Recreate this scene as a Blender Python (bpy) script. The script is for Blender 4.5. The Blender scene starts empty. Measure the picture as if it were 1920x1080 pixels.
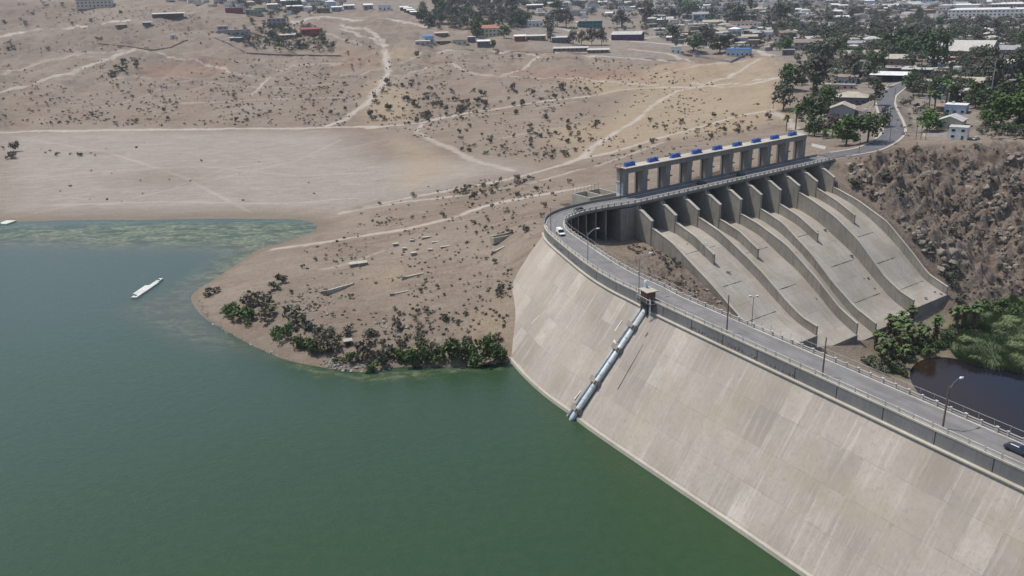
import bpy, math, random
import numpy as np
from mathutils import Vector, Matrix
random.seed(7); rng = np.random.default_rng(7)
SC = bpy.context.scene; COL = SC.collection
# ------------------------------------------------------------------ camera
FPX, PITCH, ROLL, CAMZ = 1550.0, math.atan(550/1550.0), math.radians(-1.8), 109.0
cam_d = bpy.data.cameras.new('camera'); cam = bpy.data.objects.new('camera', cam_d); COL.objects.link(cam)
cam_d.sensor_width = 36.0; cam_d.lens = 36.0*FPX/1920.0; cam_d.clip_start = 1.0; cam_d.clip_end = 30000.0
CF = np.array([0, math.cos(PITCH), -math.sin(PITCH)]); CU0 = np.array([0, math.sin(PITCH), math.cos(PITCH)]); CR0 = np.array([1., 0, 0])
CR = math.cos(ROLL)*CR0+math.sin(ROLL)*CU0; CU = -math.sin(ROLL)*CR0+math.cos(ROLL)*CU0
M = Matrix.Identity(4)
for i in range(3):
    M[i][0] = CR[i]; M[i][1] = CU[i]; M[i][2] = -CF[i]
M[2][3] = CAMZ
cam.matrix_world = M; SC.camera = cam
# ------------------------------------------------------------------ light
SUN_EL = math.radians(67); SUN_AZ = math.atan2(-0.90, 0.43)      # azimuth measured from +Y towards +X
W = bpy.data.worlds.new('World'); SC.world = W; W.use_nodes = True
nt = W.node_tree; bg = nt.nodes['Background']; sky = nt.nodes.new('ShaderNodeTexSky')
sky.sky_type = 'NISHITA'; sky.sun_disc = False; sky.sun_elevation = SUN_EL; sky.sun_rotation = SUN_AZ
sky.altitude = 100; sky.air_density = 1.0; sky.dust_density = 2.0; sky.ozone_density = 1.0
nt.links.new(sky.outputs[0], bg.inputs[0]); bg.inputs[1].default_value = 0.15
sun_d = bpy.data.lights.new('sun', 'SUN'); sun = bpy.data.objects.new('sun', sun_d); COL.objects.link(sun)
sun_d.energy = 4.1; sun_d.angle = math.radians(0.5); sun_d.color = (1.0, 0.955, 0.89)
SD = Vector((math.sin(SUN_AZ)*math.cos(SUN_EL), math.cos(SUN_AZ)*math.cos(SUN_EL), math.sin(SUN_EL)))
sun.rotation_euler = SD.to_track_quat('Z', 'Y').to_euler()
SC.view_settings.view_transform = 'Standard'; SC.view_settings.look = 'None'
SC.view_settings.exposure = 0.0; SC.view_settings.gamma = 1.0
SC.cycles.max_bounces = 5; SC.cycles.diffuse_bounces = 2; SC.cycles.glossy_bounces = 2; SC.cycles.transparent_max_bounces = 4
# ------------------------------------------------------------------ photograph measurements -> world points
def ray(px, py): return CF+CR*(px-960)/FPX-CU*(py-540)/FPX
def at(px, py, z):
    d = ray(px, py); return np.array([0, 0, CAMZ])+d*(z-CAMZ)/d[2]
def px_of(p):
    d = np.asarray(p, float)-np.array([0, 0, CAMZ]); zc = d@CF
    return 960+FPX*(d@CR)/zc, 540-FPX*(d@CU)/zc
# spillway frame: origin under the first hoist, u along the bridge, n downstream
G0 = np.array([49.9, 324.5]); UU = np.array([.820, .573]); UU = UU/np.hypot(*UU); NN = np.array([UU[1], -UU[0]])
def G(u, n): return G0+UU*u+NN*n
def uv_of(x, y):
    dx = x-G0[0]; dy = y-G0[1]; return dx*UU[0]+dy*UU[1], dx*NN[0]+dy*NN[1]
BAY = 12.87; DECK = 31.5
# ------------------------------------------------------------------ object helpers
def link(o): COL.objects.link(o); return o
def tag(o, label=None, cat=None, group=None, kind=None):
    if label: o['label'] = label
    if cat: o['category'] = cat
    if group: o['group'] = group
    if kind: o['kind'] = kind
    return o
def thing(name, loc, label, cat, group=None, rz=0.0):
    o = link(bpy.data.objects.new(name, None)); o.location = [float(v) for v in loc]; o.rotation_euler = (0, 0, rz); o.empty_display_size = .5
    return tag(o, label, cat, group)
class MB:
    def __init__(s): s.v = []; s.f = []; s.uv = None
    def quad(s, a, b, c, d):
        n = len(s.v); s.v += [tuple(map(float, q)) for q in (a, b, c, d)]; s.f.append((n, n+1, n+2, n+3))
    def poly(s, pts):
        n = len(s.v); s.v += [tuple(map(float, q)) for q in pts]; s.f.append(tuple(range(n, n+len(pts))))
    def hexa(s, b, t):           # two matching rings (bottom, top) closed into a solid
        n = len(s.v); k = len(b); s.v += [tuple(map(float, q)) for q in b]+[tuple(map(float, q)) for q in t]
        s.f.append(tuple(range(n+k-1, n-1, -1))); s.f.append(tuple(range(n+k, n+2*k)))
        for i in range(k):
            j = (i+1) % k; s.f.append((n+i, n+j, n+k+j, n+k+i))
    def box(s, c, size, rz=0.0):  # c = centre of the base
        x, y, z = c; a, b, h = size[0]/2, size[1]/2, size[2]; cs, sn = math.cos(rz), math.sin(rz)
        r = [(x+cs*p-sn*q, y+sn*p+cs*q) for p, q in ((-a, -b), (a, -b), (a, b), (-a, b))]
        s.hexa([(p, q, z) for p, q in r], [(p, q, z+h) for p, q in r])
    def prism(s, xy, z0, z1): s.hexa([(p[0], p[1], z0) for p in xy], [(p[0], p[1], z1) for p in xy])
    def slab(s, prof, fn, t0, t1):   # profile polygon (a, z) extruded between two lateral stations
        A = [fn(a, t0)+(z,) for a, z in prof]; B = [fn(a, t1)+(z,) for a, z in prof]; s.hexa(A, B)
    def tube(s, pts, r, k=6, cap=True):
        pts = [Vector(p) for p in pts]; n = len(pts); rs = r if isinstance(r, (list, tuple)) else [r]*n; base = len(s.v)
        up = Vector((0, 0, 1))
        for i, p in enumerate(pts):
            t = (pts[min(i+1, n-1)]-pts[max(i-1, 0)]).normalized()
            a = t.cross(up);
            if a.length < 1e-3: a = t.cross(Vector((1, 0, 0)))
            a.normalize(); b = a.cross(t)
            for j in range(k):
                q = p+(a*math.cos(2*math.pi*j/k)+b*math.sin(2*math.pi*j/k))*rs[i]; s.v.append(tuple(q))
        for i in range(n-1):
            for j in range(k):
                j2 = (j+1) % k; s.f.append((base+i*k+j, base+i*k+j2, base+(i+1)*k+j2, base+(i+1)*k+j))
        if cap:
            s.f.append(tuple(base+j for j in range(k-1, -1, -1))); s.f.append(tuple(base+(n-1)*k+j for j in range(k)))
    def build(s, name, mat, parent=None, smooth=False, recalc=True):
        off = Vector(parent.location) if parent is not None and parent.parent is None else Vector((0, 0, 0))
        if parent is not None and parent.parent is not None: off = Vector(parent.parent.location)+Vector(parent.location)
        if parent is None and len(s.v):
            a = np.array(s.v); off = Vector((a[:, 0].mean(), a[:, 1].mean(), a[:, 2].min()))
        me = bpy.data.meshes.new(name)
        me.from_pydata([(x-off.x, y-off.y, z-off.z) for x, y, z in s.v], [], s.f)
        if recalc:
            import bmesh
            bm = bmesh.new(); bm.from_mesh(me); bmesh.ops.recalc_face_normals(bm, faces=bm.faces[:]); bm.to_mesh(me); bm.free()
        if s.uv is not None:
            L = me.uv_layers.new(name='UVMap')
            for lp in me.loops: L.data[lp.index].uv = s.uv[lp.vertex_index]
        if smooth: me.shade_smooth()
        o = link(bpy.data.objects.new(name, me))
        if mat: me.materials.append(mat)
        if parent is not None: o.parent = parent
        else: o.location = off
        return o
def np_mesh(name, V, F, mat, smooth=False):     # V (n,3) array, F (m,k) int array
    me = bpy.data.meshes.new(name); me.vertices.add(len(V)); me.vertices.foreach_set('co', np.ascontiguousarray(V, dtype=np.float32).ravel())
    m, k = F.shape; me.loops.add(m*k); me.loops.foreach_set('vertex_index', np.ascontiguousarray(F, dtype=np.int32).ravel())
    me.polygons.add(m); me.polygons.foreach_set('loop_start', np.arange(0, m*k, k, dtype=np.int32)); me.polygons.foreach_set('loop_total', np.full(m, k, dtype=np.int32))
    if smooth: me.polygons.foreach_set('use_smooth', np.ones(m, dtype=bool))
    me.update(calc_edges=True)
    if mat: me.materials.append(mat)
    return me
def copy_tree(o, parent=None):
    c = link(o.copy())
    if parent is not None: c.parent = parent
    for ch in list(o.children): copy_tree(ch, c)
    return c
# ------------------------------------------------------------------ material helpers
def nmat(name, rough=0.85, spec=0.25):
    m = bpy.data.materials.new(name); m.use_nodes = True; t = m.node_tree; b = t.nodes['Principled BSDF']
    b.inputs['Roughness'].default_value = rough; b.inputs['Specular IOR Level'].default_value = spec
    return m, t, b
def N(t, typ, **kw):
    n = t.nodes.new(typ)
    for k, v in kw.items():
        if k in n.inputs: n.inputs[k].default_value = v
        else: setattr(n, k, v)
    return n
def noise(t, scale, detail=4, rough=.6, vec=None, dist=0.0):
    n = N(t, 'ShaderNodeTexNoise', Scale=scale, Detail=detail, Roughness=rough, Distortion=dist)
    if vec is not None: t.links.new(vec, n.inputs['Vector'])
    return n
def ramp(t, fac, stops):
    r = t.nodes.new('ShaderNodeValToRGB'); e = r.color_ramp.elements
    while len(e) < len(stops): e.new(.5)
    for x, (p, c) in zip(e, stops):
        x.position = p; x.color = (c[0], c[1], c[2], 1) if not isinstance(c, (int, float)) else (c, c, c, 1)
    t.links.new(fac, r.inputs[0]); return r.outputs[0]
def mix(t, fac, a, b, mode='MIX'):
    n = t.nodes.new('ShaderNodeMix'); n.data_type = 'RGBA'; n.blend_type = mode; n.clamp_factor = True
    for s, v in ((n.inputs[0], fac), (n.inputs[6], a), (n.inputs[7], b)):
        if isinstance(v, (int, float)): s.default_value = v
        elif isinstance(v, (tuple, list)): s.default_value = tuple(v)+(1,) if len(v) == 3 else v
        else: t.links.new(v, s)
    return n.outputs[2]
def mth(t, op, a, b=0.0, clamp=False):
    n = t.nodes.new('ShaderNodeMath'); n.operation = op; n.use_clamp = clamp
    for s, v in ((n.inputs[0], a), (n.inputs[1], b)):
        if isinstance(v, (int, float)): s.default_value = v
        else: t.links.new(v, s)
    return n.outputs[0]
def wpos(t): return t.nodes.new('ShaderNodeNewGeometry').outputs['Position']
def vmul(t, vec, s):
    n = t.nodes.new('ShaderNodeMapping'); n.inputs['Scale'].default_value = s; t.links.new(vec, n.inputs['Vector']); return n.outputs[0]
def bump(t, b, h, strength=.3, dist=.1):
    n = N(t, 'ShaderNodeBump', Strength=strength, Distance=dist); t.links.new(h, n.inputs['Height']); t.links.new(n.outputs[0], b.inputs['Normal'])
def plain(name, col, rough=.7, var=.25, scale=.6, spec=.25, metal=0.0, objvar=0.0):
    m, t, b = nmat(name, rough, spec); p = wpos(t); n = noise(t, scale, 5, .65, p)
    c = mix(t, ramp(t, n.outputs['Fac'], [(.3, 0.0), (.7, 1.0)]), tuple(x*(1-var) for x in col), tuple(min(1, x*(1+var)) for x in col))
    if objvar:
        oi = t.nodes.new('ShaderNodeObjectInfo'); h = N(t, 'ShaderNodeHueSaturation'); t.links.new(c, h.inputs['Color'])
        t.links.new(mth(t, 'ADD', mth(t, 'MULTIPLY', oi.outputs['Random'], 2*objvar), 1-objvar), h.inputs['Value']); c = h.outputs[0]
    t.links.new(c, b.inputs['Base Color']); b.inputs['Metallic'].default_value = metal
    return m
# ------------------------------------------------------------------ terrain: surveyed points (pixel, height) and (x, y, height)
CP = []
def cp(L):
    for a in L: CP.append(tuple(at(a[0], a[1], a[2])))
SHORE = [(-120,421),(0,417),(100,415),(200,413),(300,411),(420,409),(520,409),(580,409),(606,417),(612,428),(598,438),(560,452),(520,467),(480,484),(440,510),(400,534),(372,546),(363,558),(364,574),(382,592),(415,616),(450,637),(490,655),(545,674),(590,690),(640,698),(700,699),(760,694),(830,689),(900,687),(945,685)]
cp([(x, y, 0) for x, y in SHORE])
cp([(-100,440,-.8),(300,432,-.6),(560,428,-.4),(330,560,-.6),(360,610,-1),(450,660,-1.2),(600,712,-2),(760,712,-3),(930,705,-3),(300,700,-8),(700,850,-11),(100,500,-4),(1000,850,-14),(300,1000,-12),(1000,1050,-16),(-300,700,-8)])
cp([(0,402,.6),(300,397,.6),(560,397,.6),(0,330,3),(300,330,3),(600,330,3),(0,247,8),(300,243,8),(600,240,8),(-250,330,3),(-250,250,9)])
cp([(0,200,20),(0,150,37),(0,100,58),(0,60,80),(0,10,118),(0,-60,204),(-250,150,45),(-250,50,100)])
cp([(400,190,20),(400,130,39),(400,92,55),(400,50,77),(400,10,106),(400,-40,160),(200,120,48),(200,60,78)])
cp([(700,180,20),(700,130,35),(700,80,55),(700,40,77),(700,0,107),(700,-40,150),(700,235,9)])
cp([(900,150,26),(900,100,42),(900,60,60),(900,20,85),(900,0,101),(900,-20,125),(900,215,12)])
cp([(1100,200,14),(1100,150,23),(1100,125,31),(1100,90,42),(1100,60,52),(1100,20,72),(1100,0,85)])
cp([(1300,200,17),(1300,150,26),(1300,110,37),(1300,60,48),(1300,20,62),(1300,0,72)])
cp([(1460,240,24),(1460,200,29),(1460,150,34),(1460,100,38),(1460,50,46),(1460,0,68)])
cp([(1650,150,36),(1650,110,38.5),(1650,80,40),(1650,40,45),(1650,0,58)])
cp([(1900,220,34),(1900,150,37),(1900,100,39),(1900,50,43),(1900,20,48),(1900,0,55),(2200,100,40),(2200,200,36),(2200,20,50)])
cp([(750,240,8.5),(800,350,5),(900,300,7),(1000,330,8.5),(700,390,3),(870,360,7),(1000,372,12),(1150,250,12),(1240,175,18),(1250,240,16),(1400,230,22.5),(1100,290,10)])
cp([(640,418,.9),(660,405,2),(650,432,2.6),(600,450,2.6),(520,463,2.6),(450,508,2.4),(405,540,2.6),(480,560,5.5),(600,540,8),(720,443,8),(850,405,11),(940,387,13.5),(700,510,9.5),(800,480,12),(900,450,15.5),(600,600,6),(700,620,5.5),(800,620,5.5),(880,600,7),(450,600,2),(560,650,2),(650,670,2),(850,668,1.6),(920,665,1.8),(395,565,1.6)])
FACE_CONTACT = [(1020,440,26.5),(1000,454,24.6),(975,474,20.0),(951,492,15.7)]
cp(FACE_CONTACT); cp([(1012,428,25),(955,472,17.0),(1008,405,23)])
for p in [(-2.0,285,13.2),(-.6,275,12.0),(.8,262.8,11.6),(1.4,251.5,8.2),(.3,244.5,3.7),(-1.1,237.4,-.5),(7,275,14),(7,262,11),(7,248,5),(5,240,0),(12,225,-3),(-8,285,13.6),(-6,265,11.0),(-6,252,7.0),(-6,245,3.2)]: CP.append(p)
cp([(1030,382,23.5),(1085,368,20.5),(1130,352,19.5),(1160,345,19)])
for u_, n_, z_ in [(-8,-12,18),(20,-12,17),(50,-12,17),(80,-12,18),(106,-12,22),(20,-30,17),(60,-30,18),(100,-30,23),(118,-8,30),(-20,6,18),(-30,12,20),(-9,12,17.5),(-8,18,16.8),(-8,28,14.5),(-8,39,11.8),(-8,56,2.2),(-8,75,-8),(-22,20,16),(-24,32,12),
                    (30,30,8),(70,30,8),(60,60,-10),(20,60,-4),(60,76,-22),(10,78,-14)]:
    q = G(u_, n_); CP.append((q[0], q[1], z_))
for u_, n_, z_ in [(117,-2,31),(112.5,10,28.5),(112.5,19,23),(112.5,30,18.3),(112.5,45,11.3),(112.5,59,-.2),(112.5,66,-7.5),(112.5,75,-13.5),(113,84,-22),(118,30,23.5),(122,45,19),(126,60,9),(128,75,-6)]:
    q = G(u_, n_); CP.append((q[0], q[1], z_))
cp([(1580,296,31.2),(1640,279,31.8),(1700,266,32.5),(1760,260,33.3),(1830,266,33.5),(1920,266,33.0),(2050,270,33)])
cp([(1900,300,27),(1900,360,14),(1900,450,0),(1920,520,-14),(1900,590,-22.5),(1850,560,-19),(1830,480,-7),(1800,590,-23),(1850,640,-24.6),(1920,640,-24.4),(1770,592,-23),(1712,618,-23),(1680,640,-23.4),(1640,662,-23.6),(1790,640,-24.4),(2050,600,-22),(2050,420,0),(1740,645,-24.6)])
POND = [(1697,712),(1704,690),(1716,676),(1742,667),(1788,671),(1827,689),(1876,697),(1930,707),(2010,722)]
cp([(x, y, -26) for x, y in POND]); cp([(1780,700,-28),(1850,740,-29),(1930,760,-29),(1800,780,-30)])
for p in [(34,251,14),(40,240,9),(50,222,0),(60,205,-9),(75,185,-18),(95,160,-26),(120,160,-29),(110,120,-30),(140,100,-30),(52,250,9),(66,252,4),(85,235,-9),(105,225,-20),(38,262,15),(110,250,-15),(125,215,-27),(160,190,-29)]: CP.append(p)
for a_ in (-48, -30, -10, 8, 25, 48):
    for r_, z_ in ((3500, 210 if a_ < 5 else 118), (9000, 260 if a_ < 5 else 150)):
        CP.append((r_*math.sin(math.radians(a_)), r_*math.cos(math.radians(a_)), z_))
for a_, r_, z_ in [(-50,70,-14),(-25,70,-16),(0,70,-18),(20,80,-20),(50,90,-28),(-50,250,-8),(50,260,-26)]: CP.append((r_*math.sin(math.radians(a_)), r_*math.cos(math.radians(a_)), z_))
CP = np.array(CP, float)
def lp(x, y): return np.stack([np.arctan2(x, y), np.log(np.hypot(x, y))], -1)
cq = lp(CP[:, 0], CP[:, 1]); KC = .02
from mathutils.geometry import delaunay_2d_cdt
_, TC = np.unique(np.round(cq, 5), axis=0, return_index=True); CP = CP[np.sort(TC)]; cq = cq[np.sort(TC)]
NA, AZ0, AZ1 = 980, math.radians(-44), math.radians(47)
RR = np.r_[np.arange(62, 150, 2.2), np.arange(150, 560, .85)]
rl = [RR[-1]]
while rl[-1] < 9000: rl.append(rl[-1]+max(.85, (rl[-1]-430)*.0068))
RR = np.r_[RR, rl[1:]]; AZ = np.linspace(AZ0, AZ1, NA); NR = len(RR)
gx = RR[:, None]*np.sin(AZ)[None]; gy = RR[:, None]*np.cos(AZ)[None]
gq = np.stack([np.broadcast_to(AZ[None], gx.shape), np.broadcast_to(np.log(RR)[:, None], gx.shape)], -1)
lq = np.log(RR[::3]); aq = AZ[::4]
cdt = delaunay_2d_cdt([Vector(q) for q in cq.tolist()], [], [], 0, 1e-7)
tv = np.array([tuple(v) for v in cdt[0]]); src = [o[0] if o else 0 for o in cdt[3]]; tz = CP[src, 2]
zs = np.full((len(lq), len(aq)), np.nan)
for tri in cdt[2]:
    A, B, C = tv[list(tri)]; za, zb, zc = tz[list(tri)]
    i0, i1 = np.searchsorted(lq, [min(A[1], B[1], C[1]), max(A[1], B[1], C[1])]); j0, j1 = np.searchsorted(aq, [min(A[0], B[0], C[0]), max(A[0], B[0], C[0])])
    if i1 <= i0 or j1 <= j0: continue
    X, Y = np.meshgrid(aq[j0:j1], lq[i0:i1]); D = (B[1]-C[1])*(A[0]-C[0])+(C[0]-B[0])*(A[1]-C[1])
    if abs(D) < 1e-14: continue
    l1 = ((B[1]-C[1])*(X-C[0])+(C[0]-B[0])*(Y-C[1]))/D; l2 = ((C[1]-A[1])*(X-C[0])+(A[0]-C[0])*(Y-C[1]))/D; l3 = 1-l1-l2
    ok = (l1 >= -1e-6) & (l2 >= -1e-6) & (l3 >= -1e-6); S = zs[i0:i1, j0:j1]; S[ok] = (l1*za+l2*zb+l3*zc)[ok]
for r_ in zs:                                     # the outer rim of the lattice takes its neighbour's height
    g_ = ~np.isnan(r_)
    if g_.any(): r_[~g_] = np.interp(np.nonzero(~g_)[0], np.nonzero(g_)[0], r_[g_])
g_ = ~np.isnan(zs[:, 0]); iy = np.interp(np.arange(len(lq)), np.nonzero(g_)[0], np.nonzero(g_)[0]).round().astype(int); zs = zs[iy]
def blur(a, r, ax):
    p = np.pad(a, [(r, r) if k == ax else (0, 0) for k in range(2)], mode='edge'); c = np.cumsum(p, ax); c = np.insert(c, 0, 0, ax)
    n = a.shape[ax]; return (np.take(c, np.arange(2*r+1, 2*r+1+n), ax)-np.take(c, np.arange(n), ax))/(2*r+1)
for _ in range(2): zs = blur(blur(zs, 2, 0), 2, 1)
tmp = np.stack([np.interp(AZ, AZ[::4], r) for r in zs]); LR = np.log(RR)
GZ = np.stack([np.interp(LR, LR[::3], tmp[:, j]) for j in range(NA)], 1)
def vnoise(x, y, seed=0):
    xi = np.floor(x).astype(np.int64); yi = np.floor(y).astype(np.int64); fx = x-xi; fy = y-yi
    fx = fx*fx*(3-2*fx); fy = fy*fy*(3-2*fy)
    def h(a, b):
        v = (a*374761393+b*668265263+seed*982451653) & 0x7fffffff; v = ((v ^ (v >> 13))*1274126177) & 0x7fffffff; v = v ^ (v >> 16); return (v & 0xffff)/65535.0
    return (h(xi, yi)*(1-fx)+h(xi+1, yi)*fx)*(1-fy)+(h(xi, yi+1)*(1-fx)+h(xi+1, yi+1)*fx)*fy
def fbm(x, y, s, oct=4, seed=0, ridged=False):
    t = 0; a = .5; tot = 0
    for k in range(oct):
        v = vnoise(x/s+k*17.3, y/s-k*9.1, seed+k)
        if ridged: v = 1-abs(2*v-1)
        t = t+a*v; tot += a; a *= .5; s /= 2.03
    return t/tot
def bil(grid, x, y):
    a = (np.arctan2(x, y)-AZ0)/(AZ1-AZ0)*(NA-1); r = np.interp(np.hypot(x, y), RR, np.arange(NR))
    a = np.clip(a, 0, NA-1.001); r = np.clip(r, 0, NR-1.001); i = np.floor(r).astype(int); j = np.floor(a).astype(int); f = r-i; g = a-j
    return (grid[i, j]*(1-g)+grid[i, j+1]*g)*(1-f)+(grid[i+1, j]*(1-g)+grid[i+1, j+1]*g)*f
def TZ(x, y): return float(bil(GZ, np.array(x, float), np.array(y, float)))
HS = np.r_[np.arange(90, 700, 1.0), np.geomspace(700, 8800, 900)]
def hit(px, py):
    d = ray(px, py); hh = math.hypot(d[0], d[1]); x = d[0]/hh*HS; y = d[1]/hh*HS; z = CAMZ+d[2]/hh*HS
    g = bil(GZ, x, y); k = np.nonzero(z <= g)[0]
    if len(k) == 0: k = [len(HS)-1]
    k = k[0]
    if k == 0: return np.array([x[0], y[0], g[0]])
    e0 = z[k-1]-g[k-1]; e1 = z[k]-g[k]; f = e0/(e0-e1) if e0 != e1 else 0
    return np.array([x[k-1]+(x[k]-x[k-1])*f, y[k-1]+(y[k]-y[k-1])*f, g[k-1]+(g[k]-g[k-1])*f])
def inpoly(x, y, P):
    P = np.asarray(P); c = np.zeros(np.shape(x), bool); j = len(P)-1
    for i in range(len(P)):
        a, b = P[i], P[j]; s = ((a[1] > y) != (b[1] > y))
        with np.errstate(divide='ignore', invalid='ignore'): c ^= s & (x < (b[0]-a[0])*(y-a[1])/(b[1]-a[1])+a[0])
        j = i
    return c
def polydist(x, y, P):
    best = np.full(np.shape(x), 1e9)
    for a, b in zip(P[:-1], P[1:]):
        d = (b[0]-a[0], b[1]-a[1]); L = d[0]**2+d[1]**2+1e-9
        t = np.clip(((x-a[0])*d[0]+(y-a[1])*d[1])/L, 0, 1); best = np.minimum(best, np.hypot(x-a[0]-t*d[0], y-a[1]-t*d[1]))
    return best
def region(pp):           # polygon seen in the photograph -> ground polygon
    out = []
    for (x0, y0), (x1, y1) in zip(pp, pp[1:]+pp[:1]):
        for k in range(4): out.append(hit(x0+(x1-x0)*k/4, y0+(y1-y0)*k/4)[:2])
    return np.array(out)
def softpoly(P, w):
    ins = inpoly(gx, gy, P); bb = (gx > P[:, 0].min()-2*w) & (gx < P[:, 0].max()+2*w) & (gy > P[:, 1].min()-2*w) & (gy < P[:, 1].max()+2*w)
    o = np.zeros(gx.shape); Q = np.r_[P, P[:1]]; d = polydist(gx[bb], gy[bb], Q); s = np.where(ins[bb], d, -d); o[bb] = np.clip(.5+s/(2*w), 0, 1); return o
def line(pp): return np.array([hit(*q)[:2] for q in pp])
# regions
R_rock = region([(1556,318),(1640,288),(1760,272),(1925,272),(2080,276),(2080,600),(1925,592),(1830,575),(1785,560),(1772,540),(1700,455),(1640,395)])
R_wedge = np.array([G(-26, 22), G(-8, 24), G(-8, 52), G(-8, 70), (72,205), (58, 222)])
R_pen = region([(470,560),(560,510),(640,520),(760,590),(930,640),(940,690),(640,698),(520,665),(440,620)])
R_scree = region([(0,70),(110,62),(230,45),(300,60),(250,86),(140,95),(60,108),(0,108)])
R_reed = region([(1770,640),(1790,600),(1830,585),(1930,560),(1930,705),(1876,696),(1827,688),(1790,670)])
R_pale = region([(0,250),(330,246),(640,250),(700,300),(900,300),(980,318),(850,345),(720,385),(620,398),(400,402),(0,408)])
R_yel = [region(p) for p in ([(700,150),(780,175),(760,230),(700,235),(680,200)],[(1020,240),(1130,225),(1150,245),(1080,275),(1030,270)],[(1200,130),(1300,118),(1460,108),(1470,215),(1400,245),(1250,262),(1150,285),(1060,300),(1080,260),(1180,190)],[(1060,150),(1200,140),(1240,165),(1120,180)],[(705,520),(735,508),(745,516),(720,528)],[(740,262),(790,275),(860,322),(800,335)],[(1040,62),(1120,62),(1190,85),(1150,100),(1050,75)],[(760,300),(830,310),(800,345),(750,350)],[(900,600),(960,600),(960,690),(900,670)],[(700,80),(760,85),(780,110),(720,115)])]
R_red = [region(p) for p in ([(940,130),(1260,130),(1240,150),(1000,150)],[(640,90),(710,110),(700,130),(640,125)],[(1255,125),(1330,122),(1330,140),(1250,142)],[(1670,18),(1750,16),(1745,30),(1660,30)],[(250,120),(420,110),(430,135),(300,150)])]
R_town = region([(390,28),(700,18),(860,30),(960,55),(1000,90),(1190,115),(1290,95),(1420,105),(1480,115),(1510,200),(1530,270),(1640,262),(1720,255),(1925,255),(1925,5),(800,3),(600,3)])
m_rock = softpoly(R_rock, 4); m_wedge = softpoly(R_wedge, 3); m_pen = softpoly(R_pen, 6); m_scree = np.max([softpoly(R_scree, 15)]+[softpoly(region(q_), 14) for q_ in ([(250,22),(420,34),(410,62),(300,58)],[(640,56),(760,62),(745,102),(680,92)],[(-20,0),(165,4),(150,42),(-20,55)],[(230,95),(300,100),(420,112),(400,128),(260,118)])], 0); m_reed = np.maximum(softpoly(R_reed, 3), .75*softpoly(region([(1640,660),(1690,625),(1760,615),(1830,585),(1800,650),(1745,668),(1715,680),(1690,712),(1640,690)]), 4))
m_pale = softpoly(R_pale, 18); m_yel = np.max([softpoly(p, 12) for p in R_yel], 0); m_red = np.max([softpoly(p, 14) for p in R_red], 0); m_town = softpoly(R_town, 10)
TRAILS = [([(-60,248),(100,246),(250,244),(420,242),(600,240),(700,238)],3.0,1.0),([(612,236),(650,222),(690,190),(715,160),(728,130),(722,100),(715,70),(690,55),(640,46)],2.6,1.0),
 ([(690,241),(800,228),(900,208),(1000,192),(1100,181),(1180,168),(1280,163),(1400,152),(1460,150)],2.0,1.0),([(778,248),(795,228),(860,212)],1.6,.9),
 ([(690,388),(760,372),(850,355),(930,341),(990,328),(1060,308),(1092,295),(1110,275),(1160,245),(1195,225),(1215,205),(1240,187),(1270,170),(1310,160),(1360,145),(1400,122),(1425,110)],2.4,.9),([(60,262),(200,285),(340,330),(420,372),(470,398)],1.2,.5),([(20,340),(180,322),(380,312),(560,330),(700,322)],1.3,.45),([(640,262),(560,300),(430,330),(250,372)],1.0,.45),([(100,385),(300,378),(520,382),(660,372)],1.6,.5),([(330,350),(420,318),(600,290),(720,262)],1.0,.4),([(0,140),(60,120),(160,100),(230,92)],2,.6),([(180,150),(260,140),(380,150),(500,165),(620,160)],1.0,.5),([(700,90),(650,75),(610,60)],1.2,.6),
 ([(520,466),(600,455),(680,442),(760,430),(850,408),(910,386),(980,371),(1045,360),(1100,350)],3.0,1.0),([(640,400),(760,378),(900,362),(1010,340),(1090,318)],2.2,.8),
 ([(785,250),(815,266),(850,280),(885,300),(915,308),(960,320)],2.6,.7),([(1085,298),(1150,285),(1220,263),(1300,241),(1380,218),(1447,206)],2.3,.9),([(1120,312),(1180,290),(1240,268)],1.8,.6),
 ([(1300,155),(1380,162),(1460,150)],2,.8),([(1250,140),(1330,118),(1400,112)],2,.7),
 ([(-50,190),(60,155),(120,135),(200,110),(250,92)],2.6,.9),([(-20,66),(120,52),(240,38)],2.8,1.25),([(530,40),(600,35),(640,33),(740,40),(822,48)],2.8,1.2),([(640,50),(680,66),(722,85)],1.8,.9),
 ([(250,88),(330,108),(400,125),(430,140),(640,142)],1.4,.8),([(640,118),(560,122),(470,126)],1.2,.7),([(470,178),(490,160),(505,140)],1.2,.8),([(300,196),(420,190),(540,185),(640,182)],1.1,.6),
 ([(830,115),(870,135),(940,143),(1100,148),(1230,160)],1.6,.8),([(940,142),(990,120),(1015,100)],1.6,.8),([(730,120),(770,112),(790,100)],1.2,.7),([(740,142),(780,130),(800,122)],1.1,.7),
 ([(640,145),(700,132),(720,128)],1.1,.6),([(760,226),(860,220),(1000,205),(1080,190)],1.2,.6),([(940,258),(1040,240),(1080,232)],1.2,.6),([(600,505),(630,500),(670,488),(720,470)],1.2,.5),
 ([(820,92),(920,94),(1000,97),(1080,102),(1290,116)],1.6,1.0),([(170,203),(230,190),(290,170),(360,150)],1.0,.5),([(1180,92),(1250,100),(1300,112)],1.6,.9),
 ([(1000,42),(1150,75),(1290,85),(1420,95),(1445,105)],3,1.0),([(1445,208),(1480,225),(1500,250)],2.5,.8),([(1180,75),(1290,62),(1400,70)],3,.8)]
m_trail = np.zeros(gx.shape); e_n = fbm(gx, gy, 3.0, 3, 5)
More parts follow.
